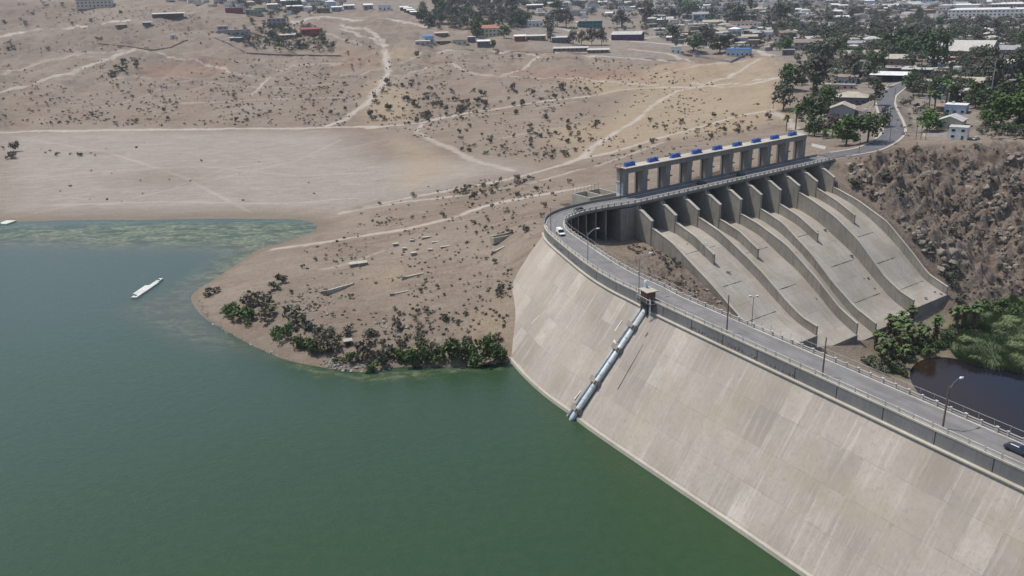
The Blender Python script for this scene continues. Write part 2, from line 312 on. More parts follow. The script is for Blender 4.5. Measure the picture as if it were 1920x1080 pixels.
for pp, w, s in TRAILS:
    Q = []
    for (x0, y0), (x1, y1) in zip(pp[:-1], pp[1:]):
        for k in range(3): Q.append((x0+(x1-x0)*k/3, y0+(y1-y0)*k/3))
    P = line(Q+[pp[-1]]); bb = (gx > P[:, 0].min()-12) & (gx < P[:, 0].max()+12) & (gy > P[:, 1].min()-12) & (gy < P[:, 1].max()+12)
    d = polydist(gx[bb], gy[bb], P); w = w*np.interp(np.hypot(P[:, 0].mean(), P[:, 1].mean()), [400, 700, 1300], [1.0, 1.0, 2.0]); wob = (fbm(gx[bb], gy[bb], 22, 2, 31)-.5)*w*2.2; d = np.abs(d+wob*.5)+(e_n[bb]-.5)*w*1.5
    m_trail[bb] = np.maximum(m_trail[bb], s*np.clip(1.45-d/w, 0, 1)*(.75+.6*fbm(gx[bb], gy[bb], 14, 3, 33)))
# relief on top of the survey
far = np.clip((np.hypot(gx, gy)-260)/500, .25, 1.6)
GZ0 = GZ.copy(); su, sn = uv_of(gx, gy)
spill = np.clip((np.minimum.reduce([su+9, 111-su, sn+6, 78-sn]))/3+1, 0, 1)
wet = np.clip((GZ+.25)/1.5, 0, 1)*np.where(GZ < -.3, 0, 1)
wet = np.maximum(wet, np.clip((gx-70)/20, 0, 1))
wet = np.where((gx > 60) & (GZ < -24.8), 0, wet)
GZ = GZ+(fbm(gx, gy, 38, 4, 1)-.5)*2.2*far*(1-m_pale*.8)*(1-spill)*wet*(1-m_town*.7)
hills = np.clip((GZ0-14)/25, 0, 1)*(1-m_town)*(gx < 300)*(np.hypot(gx, gy) > 620)
GZ = GZ-hills*(fbm(gx, gy, 60, 5, 9, True)-.6)*14.0-hills*(fbm(gx*1.0, gy*.35, 26, 3, 19, True)-.6)*3.0
rockn = fbm(gx, gy, 9, 5, 3, True)-.62; rockn = np.where(rockn > 0, rockn*1.3, rockn)
edge = np.clip(np.minimum(polydist(gx, gy, np.array([G(111, -5), G(111, 80)]))/9, 1), 0, 1)
GZ = GZ+m_rock*edge*(rockn*9+(fbm(gx, gy, 2.6, 4, 4, True)-.6)*2.6)
GZ = GZ+m_wedge*(fbm(gx, gy, 4, 4, 8, True)-.62)*2.5+m_pen*wet*((fbm(gx, gy, 2.2, 3, 12)-.5)*.9)+m_scree*(fbm(gx, gy, 14, 4, 13, True)-.6)*6
GZ = GZ+wet*(1-spill)*(fbm(gx, gy, 1.6, 2, 14)-.5)*.22
def worley(x, y, sc, seed):
    X, Y = x/sc, y/sc; xi = np.floor(X).astype(np.int64); yi = np.floor(Y).astype(np.int64); f1 = np.full(x.shape, 9.); f2 = np.full(x.shape, 9.); cr = np.zeros(x.shape)
    def hh(a, b, k):
        v = (a*374761393+b*668265263+(seed+k)*982451653) & 0x7fffffff; v = ((v ^ (v >> 13))*1274126177) & 0x7fffffff; return ((v ^ (v >> 16)) & 0xffff)/65535.0
    for dx in (-1, 0, 1):
        for dy in (-1, 0, 1):
            a, b = xi+dx, yi+dy; d = np.hypot(a+hh(a, b, 0)-X, b+hh(a, b, 7)-Y); n = d < f1; f2 = np.where(n, f1, np.minimum(f2, d)); cr = np.where(n, hh(a, b, 13), cr); f1 = np.where(n, d, f1)
    return f1, f2, cr
rb = m_rock > .02; X_, Y_ = gx[rb], gy[rb]; wx_ = X_+2.5*(fbm(X_, Y_, 6, 3, 41)-.5); wy_ = Y_+2.5*(fbm(X_, Y_, 6, 3, 43)-.5)
o1 = np.clip((fbm(X_, Y_, 22, 3, 47)-.40)*5, .12, 1)
f1, f2, cr = worley(wx_, wy_, 5.2, 3); g1, g2, cg = worley(wx_, wy_, 2.4, 9)
GZ[rb] += m_rock[rb]*edge[rb]*o1*((cr-.4)*8.5*np.clip((f2-f1)*3.5, 0, 1)+(cg-.45)*3.2*np.clip((g2-g1)*4, 0, 1))
# a terrace under the town road and a cut below the spillway
FL = [17.0, 13, 5, -3, -14]
cut = (su > -7.2) & (su < 110.2) & (sn > -1) & (sn < 75.5)
GZ = np.where(cut, np.minimum(GZ, np.interp(sn, [0, 17, 38, 56, 70, 76], [14, 13, 2, -8, -20, -24])-1.0), GZ)
ap = (su > -6) & (su < 108) & (sn > -40) & (sn <= -1); GZ = np.where(ap, np.minimum(GZ, 19.5), GZ)
ROADPX = [(1545,293),(1590,287),(1626,280),(1648,271),(1667,259),(1676,246),(1673,228),(1664,207),(1660,191),(1664,179),(1675,170),(1690,160),(1720,148)]
ROADZ = [31.3,31.4,31.6,31.9,32.4,33.0,33.8,34.6,35.2,35.6,35.9,36.2,36.8]
ROADPT = np.array([at(x, y, z) for (x, y), z in zip(ROADPX, ROADZ)])
def resample(P, step):
    P = np.asarray(P, float); k = len(P); out = []
    for i in range(k-1):
        p0, p1, p2, p3 = P[max(i-1, 0)], P[i], P[i+1], P[min(i+2, k-1)]
        m = max(2, int(np.linalg.norm(p2-p1)/step*3))
        for t in np.arange(m)/m: out.append(.5*((2*p1)+(-p0+p2)*t+(2*p0-5*p1+4*p2-p3)*t*t+(-p0+3*p1-3*p2+p3)*t**3))
    out = np.array(out+[P[-1]]); s = np.r_[0, np.cumsum(np.linalg.norm(np.diff(out[:, :2], axis=0), axis=1))]
    q = np.arange(0, s[-1]+step*.5, step); return np.stack([np.interp(q, s, out[:, j]) for j in range(out.shape[1])], 1)
ROADC = resample(ROADPT, 3.0)
bb = (gx > ROADC[:, 0].min()-20) & (gx < ROADC[:, 0].max()+20) & (gy > ROADC[:, 1].min()-20) & (gy < ROADC[:, 1].max()+20)
dd = np.hypot(gx[bb][:, None]-ROADC[None, :, 0], gy[bb][:, None]-ROADC[None, :, 1]); k = dd.argmin(1); dm = dd.min(1)
w_ = np.clip(1-(dm-7)/6, 0, 1); zb = GZ[bb]; GZ[bb] = zb*(1-w_)+(ROADC[k, 2]-.15)*w_
CX = [G(u_, 4.7) for u_ in (118, 100, 80, 60, 40, 20, 0)]
GZ = np.minimum(GZ, np.where((np.abs(sn-4.7) < 6) & (su > -10) & (su < 112), 27.0, 1e9))
# ------------------------------------------------------------------ ground sheet
idx = np.arange(NR*NA).reshape(NR, NA); F = np.stack([idx[:-1, :-1], idx[:-1, 1:], idx[1:, 1:], idx[1:, :-1]], -1).reshape(-1, 4)
m, t, b = nmat('dry_earth', .95, .1); p = wpos(t)
a1 = N(t, 'ShaderNodeAttribute', attribute_name='mask_a'); a2 = N(t, 'ShaderNodeAttribute', attribute_name='mask_b')
s1 = t.nodes.new('ShaderNodeSeparateColor'); t.links.new(a1.outputs['Color'], s1.inputs[0]); s2 = t.nodes.new('ShaderNodeSeparateColor'); t.links.new(a2.outputs['Color'], s2.inputs[0])
trail, rock, yel = s1.outputs[0], s1.outputs[1], s1.outputs[2]; red, green, wetm = s2.outputs[0], s2.outputs[1], s2.outputs[2]; pale = a1.outputs['Alpha']; town = a2.outputs['Alpha']
n1 = noise(t, .02, 6, .65, p); n2 = noise(t, .16, 7, .72, p, .4); n6 = noise(t, .45, 6, .75, p, .6); sp = t.nodes.new('ShaderNodeTexVoronoi'); sp.inputs['Scale'].default_value = .75; t.links.new(p, sp.inputs['Vector']); n3 = noise(t, .9, 5, .7, p); n4 = noise(t, .06, 5, .65, vmul(t, p, (1, 3.2, 1)), 1.2); n5 = noise(t, 2.6, 3, .7, p)
base = mix(t, ramp(t, n1.outputs[0], [(.32, 0.), (.68, 1.)]), (.195, .150, .112), (.275, .230, .182))
base = mix(t, mth(t, 'MULTIPLY', ramp(t, n2.outputs[0], [(.42, 0.), (.72, 1.)]), .55), base, (.168, .127, .094))
base = mix(t, mth(t, 'MULTIPLY', ramp(t, n4.outputs[0], [(.5, 0.), (.7, 1.)]), .4), base, (.32, .285, .25))
base = mix(t, mth(t, 'MULTIPLY', ramp(t, n6.outputs[0], [(.5, 0.), (.68, 1.)]), .4), base, (.135, .105, .078)); base = mix(t, mth(t, 'MULTIPLY', red, .65), base, (.245, .158, .115))
n7 = noise(t, .035, 5, .7, vmul(t, p, (1, 2.0, 1)), 1.5); base = mix(t, mth(t, 'MULTIPLY', ramp(t, n7.outputs[0], [(.52, 0.), (.62, 1.)]), .45), base, (.155, .108, .078)); base = mix(t, mth(t, 'MULTIPLY', pale, .8), base, mix(t, ramp(t, n4.outputs[0], [(.35, 0.), (.65, 1.)]), (.265, .232, .198), (.35, .315, .275)))
base = mix(t, mth(t, 'MULTIPLY', mth(t, 'MULTIPLY', yel, ramp(t, n2.outputs[0], [(.30, .25), (.6, 1.)])), .75), base, (.345, .270, .175))
base = mix(t, mth(t, 'MULTIPLY', town, .65), base, mix(t, ramp(t, n2.outputs[0], [(.4, 0.), (.6, 1.)]), (.13, .115, .10), (.285, .25, .215)))
rcol = mix(t, ramp(t, n3.outputs[0], [(.36, 0.), (.64, 1.)]), (.082, .066, .054), (.25, .208, .172)); rcol = mix(t, ramp(t, n2.outputs[0], [(.5, 0.), (.66, 1.)]), rcol, (.15, .10, .07))
base = mix(t, mth(t, 'MULTIPLY', rock, .85), base, rcol)
base = mix(t, mth(t, 'MULTIPLY', ramp(t, n3.outputs[0], [(.52, 0.), (.68, 1.)]), .42), base, (.10, .082, .066))
base = mix(t, mth(t, 'MULTIPLY', ramp(t, n5.outputs[0], [(.6, 0.), (.8, 1.)]), .3), base, (.36, .32, .28))
base = mix(t, mth(t, 'MULTIPLY', trail, mth(t, 'ADD', mth(t, 'MULTIPLY', n2.outputs[0], .6), .5), True), base, (.41, .365, .312))
base = mix(t, mth(t, 'MULTIPLY', ramp(t, sp.outputs['Distance'], [(.12, 1.), (.26, 0.)]), mth(t, 'MULTIPLY', ramp(t, n2.outputs[0], [(.45, 0.), (.6, 1.)]), .55)), base, (.095, .08, .062)); base = mix(t, mth(t, 'MULTIPLY', green, .9), base, (.095, .105, .055))
base = mix(t, mth(t, 'MULTIPLY', wetm, .6), base, (.17, .14, .10))
t.links.new(base, b.inputs['Base Color'])
hb = mth(t, 'ADD', n3.outputs[0], mth(t, 'MULTIPLY', n5.outputs[0], .5)); bump(t, b, hb, .8, .8)
MAT_GROUND = m
V = np.stack([gx, gy, GZ], -1).reshape(-1, 3); me = np_mesh('ground', V, F, MAT_GROUND, True)
wetv = np.clip(1-np.abs(GZ-.1)/.9, 0, 1)*(gx < 20); wetv = np.maximum(wetv, .75*np.max([softpoly(region(q_), w_s) for q_, w_s in (([(200,335),(260,318),(330,312),(400,322),(390,345),(300,352),(230,348)], 14), ([(150,285),(240,284),(230,290),(150,290)], 3), ([(660,388),(720,372),(710,384),(660,396)], 3), ([(580,400),(615,396),(620,403),(590,405)], 3), ([(855,366),(900,352),(1000,334),(1005,340),(900,366),(860,378)], 3))], 0)*(.4+.9*fbm(gx, gy, 7, 3, 61)))
rockm = np.clip(np.maximum.reduce([m_rock, m_wedge*.8, m_scree*.6, m_pen*.25]), 0, 1)
A = me.attributes.new('mask_a', 'FLOAT_COLOR', 'POINT'); A.data.foreach_set('color', np.stack([m_trail, rockm, m_yel, m_pale], -1).astype(np.float32).ravel())
A = me.attributes.new('mask_b', 'FLOAT_COLOR', 'POINT'); A.data.foreach_set('color', np.stack([m_red, m_reed, wetv, m_town], -1).astype(np.float32).ravel())
ground = link(bpy.data.objects.new('ground', me)); tag(ground, 'bare dry brown hills, lakebed and canyon slopes crossed by pale dirt tracks', 'ground', None, 'structure')
# ------------------------------------------------------------------ water
wr = np.r_[np.arange(45, 560, 2.5), np.arange(560, 760, 8)]; wa = np.linspace(math.radians(-60), math.radians(40), 420)
wx = wr[:, None]*np.sin(wa)[None]; wy = wr[:, None]*np.cos(wa)[None]
def regz(pp, z):
    out = []
    for (x0, y0), (x1, y1) in zip(pp, pp[1:]+pp[:1]):
        for k in range(4): out.append(at(x0+(x1-x0)*k/4, y0+(y1-y0)*k/4, z)[:2])
    return np.array(out)
def softw(P, w):
    d = polydist(wx, wy, np.r_[P, P[:1]]); return np.clip(.5+np.where(inpoly(wx, wy, P), d, -d)/(2*w), 0, 1)
al = np.maximum(softw(regz([(-150,424),(100,424),(300,417),(520,416),(605,415),(600,440),(520,468),(420,520),(340,545),(400,500),(440,472),(380,462),(200,462),(60,458),(-150,455)], 0), 9),
                softw(regz([(250,575),(330,540),(365,548),(362,590),(420,625),(480,655),(420,660),(330,635),(260,600)], 0), 4)*.32)
al = np.maximum(al, .8*softw(regz([(500,663),(600,695),(700,703),(830,693),(945,690),(830,702),(700,713),(600,706)], 0), 2.0))
pu = np.maximum(softw(regz([(610,425),(520,470),(440,512),(375,546),(363,560),(385,592),(450,640),(545,676),(470,668),(400,640),(330,600),(300,560),(380,510),(480,470)], 0), 5), softw(regz([(-150,448),(200,455),(420,460),(560,440),(610,425),(560,452),(500,478),(430,525),(370,560),(400,600),(470,655),(400,655),(280,610),(230,580),(340,535),(420,480),(200,470),(-150,468)], 0), 9))
fw = np.arange(len(wr)*len(wa)).reshape(len(wr), len(wa)); F = np.stack([fw[:-1, :-1], fw[:-1, 1:], fw[1:, 1:], fw[1:, :-1]], -1).reshape(-1, 4)
V = np.stack([wx, wy, np.zeros_like(wx)], -1).reshape(-1, 3)
keep = []
u_, n_w = uv_of(wx, wy)
# keep the lake on its own side of the dam
side = ((wx-64)*(.8785)+(wy-155.6)*.4776 < 5) & ~((wx > 16) & (wy > 236))
okf = side.reshape(-1)[F].all(1); F = F[okf]
m, t, b = nmat('lake_water', .12, .5); b.inputs['IOR'].default_value = 1.33; p = wpos(t)
a1 = N(t, 'ShaderNodeAttribute', attribute_name='algae'); s1 = t.nodes.new('ShaderNodeSeparateColor'); t.links.new(a1.outputs['Color'], s1.inputs[0])
n1 = noise(t, .012, 4, .6, p); n2 = noise(t, .07, 6, .7, vmul(t, p, (1, 2.2, 1)), .8); n3 = noise(t, 1.5, 4, .65, p); n4 = noise(t, .35, 4, .7, p)
sx = t.nodes.new('ShaderNodeSeparateXYZ'); t.links.new(p, sx.inputs[0])
gr = mth(t, 'MULTIPLY', mth(t, 'ADD', mth(t, 'MULTIPLY', sx.outputs[0], -.4), sx.outputs[1]), 1/420.0)
wc = mix(t, ramp(t, mth(t, 'ADD', gr, mth(t, 'MULTIPLY', n1.outputs[0], .25)), [(.3, 0.), (1.1, 1.)]), (.020, .050, .016), (.030, .056, .036))
wc = mix(t, mth(t, 'MULTIPLY', ramp(t, n4.outputs[0], [(.4, 0.), (.7, 1.)]), .25), wc, (.05, .07, .035))
wc = mix(t, mth(t, 'MULTIPLY', mth(t, 'MULTIPLY', s1.outputs[1], ramp(t, n1.outputs[0], [(.2, .4), (.6, 1.)])), .8), wc, (.062, .062, .042))
wc = mix(t, mth(t, 'MULTIPLY', s1.outputs[0], ramp(t, n2.outputs[0], [(.42, 0.), (.52, .75), (.64, 1.)])), wc, mix(t, ramp(t, n4.outputs[0], [(.4, 0.), (.68, 1.)]), (.066, .078, .046), (.235, .25, .14)))
t.links.new(wc, b.inputs['Base Color']); t.links.new(mth(t, 'ADD', mth(t, 'MULTIPLY', s1.outputs[0], .3), .12), b.inputs['Roughness'])
bump(t, b, mth(t, 'ADD', n3.outputs[0], mth(t, 'MULTIPLY', n4.outputs[0], 1.5)), 0.38, .3)
MAT_WATER = m
me = np_mesh('reservoir_water', V, F, MAT_WATER, True); A = me.attributes.new('algae', 'FLOAT_COLOR', 'POINT')
A.data.foreach_set('color', np.stack([al, pu, al*0, al*0+1], -1).astype(np.float32).ravel())
tag(link(bpy.data.objects.new('reservoir_water', me)), 'green reservoir water with floating algae along the far shore', 'water', None, 'structure')
m, t, b = nmat('pond_water', .06, .5); b.inputs['IOR'].default_value = 1.33; p = wpos(t)
sx = t.nodes.new('ShaderNodeSeparateXYZ'); t.links.new(p, sx.inputs[0]); n3 = noise(t, 1.2, 3, .6, p); n1 = noise(t, .08, 4, .6, p)
f_ = mth(t, 'ADD', mth(t, 'MULTIPLY', mth(t, 'ADD', mth(t, 'MULTIPLY', sx.outputs[0], 1.0), -152.0), 1/22.0), mth(t, 'MULTIPLY', mth(t, 'SUBTRACT', n1.outputs[0], .5), .5))
t.links.new(mix(t, ramp(t, f_, [(0., 0.), (1., 1.)]), (.022, .013, .008), (.009, .009, .014)), b.inputs['Base Color']); bump(t, b, n3.outputs[0], .12, .2)
mb = MB(); mb.poly([(100,90,-26),(260,90,-26),(260,320,-26),(100,320,-26)]); po = mb.build('pond_water', m); tag(po, 'dark still pond in the canyon below the dam', 'water', None, 'structure')
# ------------------------------------------------------------------ concrete and metal
def concrete(name, dark, light, streak=.5, rough=.9, scale=.35, stain=(.12,.10,.085), stainamt=.35, uvpanel=None, flip=(1, 1, .12)):
    m, t, b = nmat(name, rough, .15); p = wpos(t)
    n1 = noise(t, scale*.35, 5, .6, p); n2 = noise(t, scale*3, 5, .7, p); n3 = noise(t, .9, 4, .65, vmul(t, p, flip), .3)
    c = mix(t, ramp(t, n1.outputs[0], [(.32, 0.), (.68, 1.)]), dark, light)
    c = mix(t, mth(t, 'MULTIPLY', ramp(t, n3.outputs[0], [(.5, 0.), (.75, 1.)]), stainamt), c, stain)
    c = mix(t, mth(t, 'MULTIPLY', ramp(t, n2.outputs[0], [(.45, 0.), (.8, 1.)]), .25), c, tuple(x*.62 for x in dark))
    if uvpanel:
        uv = t.nodes.new('ShaderNodeUVMap'); bw, bh, amt, jcol = uvpanel
        br = N(t, 'ShaderNodeTexBrick', Scale=1.0); br.offset = 0.0; br.inputs['Brick Width'].default_value = bw; br.inputs['Row Height'].default_value = bh
        br.inputs['Mortar Size'].default_value = .075; br.inputs['Mortar Smooth'].default_value = .6; br.inputs['Color1'].default_value = (0, 0, 0, 1); br.inputs['Color2'].default_value = (1, 1, 1, 1); br.inputs['Mortar'].default_value = (.5, .5, .5, 1)
        t.links.new(uv.outputs[0], br.inputs['Vector'])
        un = noise(t, .5, 4, .6, vmul(t, uv.outputs[0], (2.6, .10, 1))); us = noise(t, .09, 3, .6, uv.outputs[0])
        c = mix(t, mth(t, 'MULTIPLY', br.outputs['Color'], amt), c, tuple(x*.68 for x in dark))
        c = mix(t, mth(t, 'MULTIPLY', ramp(t, un.outputs[0], [(.5, 0.), (.72, 1.)]), streak), c, tuple(min(1, x*1.22) for x in light))
        c = mix(t, mth(t, 'MULTIPLY', ramp(t, us.outputs[0], [(.5, 0.), (.6, 1.)]), .5), c, tuple(x*y for x, y in zip(dark, (.88, .85, .72))))
        b2 = N(t, 'ShaderNodeTexBrick', Scale=1.0); b2.offset = 0.0; b2.inputs['Brick Width'].default_value = bw; b2.inputs['Row Height'].default_value = 200.0; b2.inputs['Mortar Size'].default_value = .06; b2.inputs['Color1'].default_value = (0, 0, 0, 1); b2.inputs['Color2'].default_value = (1, 1, 1, 1); b2.inputs['Mortar'].default_value = (.6, .6, .6, 1)
        mp = N(t, 'ShaderNodeMapping'); mp.inputs['Location'].default_value = (0, 100, 0); t.links.new(uv.outputs[0], mp.inputs['Vector']); t.links.new(mp.outputs[0], b2.inputs['Vector'])
        c = mix(t, mth(t, 'MULTIPLY', b2.outputs['Color'], amt*.6), c, tuple(x*.74 for x in dark)); c = mix(t, mth(t, 'MULTIPLY', b2.outputs['Fac'], .35), c, tuple(min(1, x*1.25) for x in light))
        ut = noise(t, .035, 3, .6, uv.outputs[0]); ug = noise(t, 1.6, 5, .7, vmul(t, uv.outputs[0], (1, .6, 1)))
        c = mix(t, mth(t, 'MULTIPLY', ramp(t, ut.outputs[0], [(.42, 0.), (.6, 1.)]), .4), c, tuple(x*y for x, y in zip(light, (1.0, .93, .92))))
        c = mix(t, mth(t, 'MULTIPLY', ramp(t, ug.outputs[0], [(.5, 0.), (.75, 1.)]), .4), c, tuple(x*.6 for x in dark))
        un2 = noise(t, .35, 2, .5, uv.outputs[0])
        c = mix(t, mth(t, 'MULTIPLY', br.outputs['Fac'], mth(t, 'MULTIPLY', ramp(t, un2.outputs[0], [(.38, .1), (.6, 1.)]), .7)), c, jcol)
    if not uvpanel:
        n7 = noise(t, 1.3, 5, .7, vmul(t, p, (2.2, 2.2, .13)), .2); c = mix(t, mth(t, 'MULTIPLY', ramp(t, n7.outputs[0], [(.54, 0.), (.66, 1.)]), stainamt), c, tuple(x*.45 for x in dark))
    else:
        n8 = noise(t, .8, 5, .72, p, .5); c = mix(t, mth(t, 'MULTIPLY', ramp(t, n8.outputs[0], [(.56, 0.), (.72, 1.)]), .38), c, tuple(x*.55 for x in dark)); n9 = noise(t, .22, 5, .7, p); c = mix(t, mth(t, 'MULTIPLY', ramp(t, n9.outputs[0], [(.52, 0.), (.66, 1.)]), .3), c, tuple(x*y for x, y in zip(dark, (.85, .84, .74))))
    t.links.new(c, b.inputs['Base Color']); bump(t, b, n2.outputs[0], .25, .08)
    return m
M_FACE = concrete('face_concrete', (.345, .308, .264), (.448, .408, .354), .65, stainamt=.16, uvpanel=(5.5, 8.5, .8, (.2, .17, .14)), flip=(1, 1, .5))
M_SLAB = concrete('chute_concrete', (.30, .272, .232), (.415, .385, .335), .5, stainamt=.18, uvpanel=(6.43, 9.0, .35, (.12, .10, .085)))
M_WALLC = concrete('weathered_concrete', (.205, .185, .155), (.305, .28, .24), stainamt=.65, flip=(1.2, 1.2, .1))
M_CHW = concrete('chute_wall_concrete', (.275, .248, .208), (.385, .352, .302), stainamt=.55, flip=(1.2, 1.2, .1))
M_CREST = concrete('crest_wall_concrete', (.17, .165, .165), (.225, .22, .215), stainamt=.3, flip=(1, 1, .3))
M_PIER = concrete('pier_concrete', (.28, .255, .21), (.38, .345, .29), stainamt=.4)
M_TOWER = concrete('hoist_bridge_concrete', (.22, .205, .185), (.30, .28, .25), stainamt=.4)
M_RAIL = concrete('railing_concrete', (.36, .34, .30), (.50, .47, .43), stainamt=.2)
M_LEDGE = concrete('ledge_concrete', (.33, .305, .25), (.44, .41, .345), stainamt=.2)
m, t, b = nmat('asphalt', .9, .2); p = wpos(t); n1 = noise(t, .25, 5, .65, p); n2 = noise(t, 3, 3, .6, p); uv = t.nodes.new('ShaderNodeUVMap'); n3 = noise(t, 1.0, 4, .6, vmul(t, uv.outputs[0], (.9, .05, 1)))
c = mix(t, ramp(t, n1.outputs[0], [(.3, 0.), (.7, 1.)]), (.135, .13, .125), (.20, .195, .19)); c = mix(t, mth(t, 'MULTIPLY', ramp(t, n3.outputs[0], [(.45, 0.), (.7, 1.)]), .6), c, (.085, .083, .083)); c = mix(t, mth(t, 'MULTIPLY', n2.outputs[0], .25), c, (.24, .23, .22))
t.links.new(c, b.inputs['Base Color']); M_ASPH = m
m, t, b = nmat('asphalt_town', .9, .2); p = wpos(t); n1 = noise(t, .2, 5, .65, p); uv = t.nodes.new('ShaderNodeUVMap'); n3 = noise(t, 1.0, 4, .6, vmul(t, uv.outputs[0], (.9, .06, 1)))
c = mix(t, ramp(t, n1.outputs[0], [(.3, 0.), (.7, 1.)]), (.085, .085, .09), (.125, .125, .13)); c = mix(t, mth(t, 'MULTIPLY', ramp(t, n3.outputs[0], [(.5, 0.), (.7, 1.)]), .5), c, (.18, .18, .18)); t.links.new(c, b.inputs['Base Color']); M_ASPH2 = m
M_STEEL = plain('galvanized_pipe', (.42, .46, .48), .45, .2, .7, .5); M_DARKSTEEL = plain('dark_steel', (.06, .06, .062), .6, .3, 1)
M_GREYSTEEL = plain('grey_steel', (.28, .28, .28), .5, .2, 2); M_WOODPOLE = plain('wooden_pole', (.16, .125, .09), .85, .3, 1.5); M_BLUE = plain('blue_paint', (.05, .12, .36), .5, .35, 1.5, .4)
M_REDDISH = plain('rusty_brick', (.15, .085, .06), .85, .35, 1.2); M_LAMPG = plain('lamp_glass', (.7, .7, .66), .3, .05, 1, .5); M_GATE = plain('gate_steel', (.10, .10, .105), .7, .35, .5)
M_WHITE = plain('white_paint', (.68, .68, .68), .5, .12, .8)
# ------------------------------------------------------------------ dam crest path
AX = [(126.2,52.8),(87.3,122.8),(67.9,157.7),(43.7,201.2),(38.2,213.0),(32.2,225.0),(27.0,238.5),(20.6,260),(16.6,275),(15.9,285),(17.2,292.5),(20.5,298.5),(26.3,304.6),(35.3,310.6)]+[tuple(G(u_, 4.7)) for u_ in (-8, 10, 40, 80, 112, 121)]
AW = [4.45,4.45,4.45,4.45,4.5,4.5,4.4,4.1,3.8,3.75,3.75,3.8,3.9,4.3,4.6,4.7,4.7,4.7,4.7,4.7]
AXR = resample(np.array([(x, y, w) for (x, y), w in zip(AX, AW)]), 1.0)
tg = np.gradient(AXR[:, :2], axis=0)
for _ in range(4): tg = np.r_[tg[:1], (tg[:-2]+tg[1:-1]+tg[2:])/3, tg[-1:]]
tg /= np.linalg.norm(tg, axis=1)[:, None]; DN = np.stack([tg[:, 1], -tg[:, 0]], 1)          # downstream normal
NS = len(AXR)
def off(i, o): return AXR[i, :2]+DN[i]*o
def offw(i, s, e=0.0): return AXR[i, :2]+DN[i]*(s*AXR[i, 2]+e)
def nearest(x, y): return int(np.argmin(np.hypot(AXR[:, 0]-x, AXR[:, 1]-y)))
I_CURVE = nearest(16.2, 280); I_SP0 = nearest(*G(-15, 4.7)); I_SPA = nearest(*G(-7, 4.7)); I_END = NS-1
def sweep(mb, i0, i1, prof, closed=True):        # prof: list of (side, extra, z): ring swept along the crest path
    n = len(mb.v); k = len(prof); uvs = []
    for i in range(i0, i1+1):
        for s, e, z in prof:
            q = offw(i, s, e); mb.v.append((q[0], q[1], z))
    for i in range(i1-i0):
        for j in range(k if closed else k-1):
            j2 = (j+1) % k; a = n+i*k+j; c_ = n+i*k+j2; mb.f.append((a, c_, c_+k, a+k))
    if closed: mb.f.append(tuple(n+j for j in range(k-1, -1, -1))); mb.f.append(tuple(n+(i1-i0)*k+j for j in range(k)))
dam = thing('buttress_dam', (40, 200, 0), 'long pale concrete dam with a sloping panelled upstream face and a road along its crest', 'dam')
# sloping face
STEP = 2
sts = list(range(0, nearest(15.9, 283.5)+1, STEP)); ZR = np.r_[28.6, np.linspace(27, -14, 24)]
top = np.array([offw(i, -1, -.35) for i in sts]); dirs = -np.array([DN[i] for i in sts])
for _ in range(5): dirs = np.r_[dirs[:1], (dirs[:-2]+dirs[1:-1]+dirs[2:])/3, dirs[-1:]]
dirs /= np.linalg.norm(dirs, axis=1)[:, None]
ycoord = top[:, 1]; bend = np.clip((ycoord-262)/20, 0, 1)**1.5
dirs = dirs*(1-bend[:, None])+np.array([-.74, .67])*bend[:, None]; dirs /= np.linalg.norm(dirs, axis=1)[:, None]
runf = np.interp(ycoord, [60, 120, 160, 200, 222, 250, 285], [17.0, 17.5, 18.6, 20.3, 21.4, 22.6, 23.5])
mb = MB(); mb.uv = []
for k, i in enumerate(sts):
    for z in ZR:
        rr = runf[k]*(28.6-z)/28.6; q = top[k]+dirs[k]*rr; mb.v.append((q[0], q[1], z)); mb.uv.append((i*1.0, (28.6-z)*1.24))
nz = len(ZR)
for k in range(len(sts)-1):
    for j in range(nz-1): mb.f.append((k*nz+j, (k+1)*nz+j, (k+1)*nz+j+1, k*nz+j+1))
mb.build('upstream_face', M_FACE, dam)
def face_pt(px, py):      # point of the sloping face seen at a pixel
    best = None
    for z in np.linspace(28, -1, 300):
        p = at(px, py, z)
        d = np.hypot(top[:, 0]+dirs[:, 0]*runf*(28.6-z)/28.6-p[0], top[:, 1]+dirs[:, 1]*runf*(28.6-z)/28.6-p[1]).min()
        if best is None or d < best[0]: best = (d, p)
    return best[1]
# toe kerb at the waterline
mb = MB(); n0 = 0
ring = []
for k in range(len(sts)):
    r0 = runf[k]*(28.6-.55)/28.6; ring.append([tuple(top[k]+dirs[k]*(r0+e))+(z,) for e, z in ((-.5, .9), (.55, .9), (.95, -1), (-.5, -1))])
for k in range(len(sts)-1):
    if top[k][1] > 252: break
    a, c_ = ring[k], ring[k+1]
    for j in range(4): mb.quad(a[j], a[(j+1) % 4], c_[(j+1) % 4], c_[j])
mb.build('toe_kerb', M_LEDGE, dam)
# vertical crest wall under the ledge, deepening into the retaining wall round the bend
mb = MB(); mb.uv = None; sweep(mb, 0, I_CURVE+4, [(-1, -.12, 31.5), (-1, -.12, 28.05), (-1, .55, 28.05), (-1, .55, 31.5)]); mb.build('crest_wall', M_CREST, dam)
mb = MB(); sweep(mb, 0, I_CURVE+4, [(-1, -.95, 28.45), (-1, -.95, 28.75), (-1, -.12, 28.75), (-1, -.12, 28.45)]); mb.build('wall_footing', M_LEDGE, dam)
mb = MB(); sweep(mb, I_CURVE+4, I_SPA, [(-1, -.1, 31.5), (-1, -.1, 9), (-1, .8, 9), (-1, .8, 31.5)]); mb.build('retaining_wall', M_WALLC, dam)
mb = MB(); sweep(mb, 0, I_SPA, [(-1, .55, 31.5), (1, 0, 31.5), (1, 0, 30.5), (1, -.9, 30.1), (-1, .9, 30.1)]); mb.build('crest_slab', M_WALLC, dam)
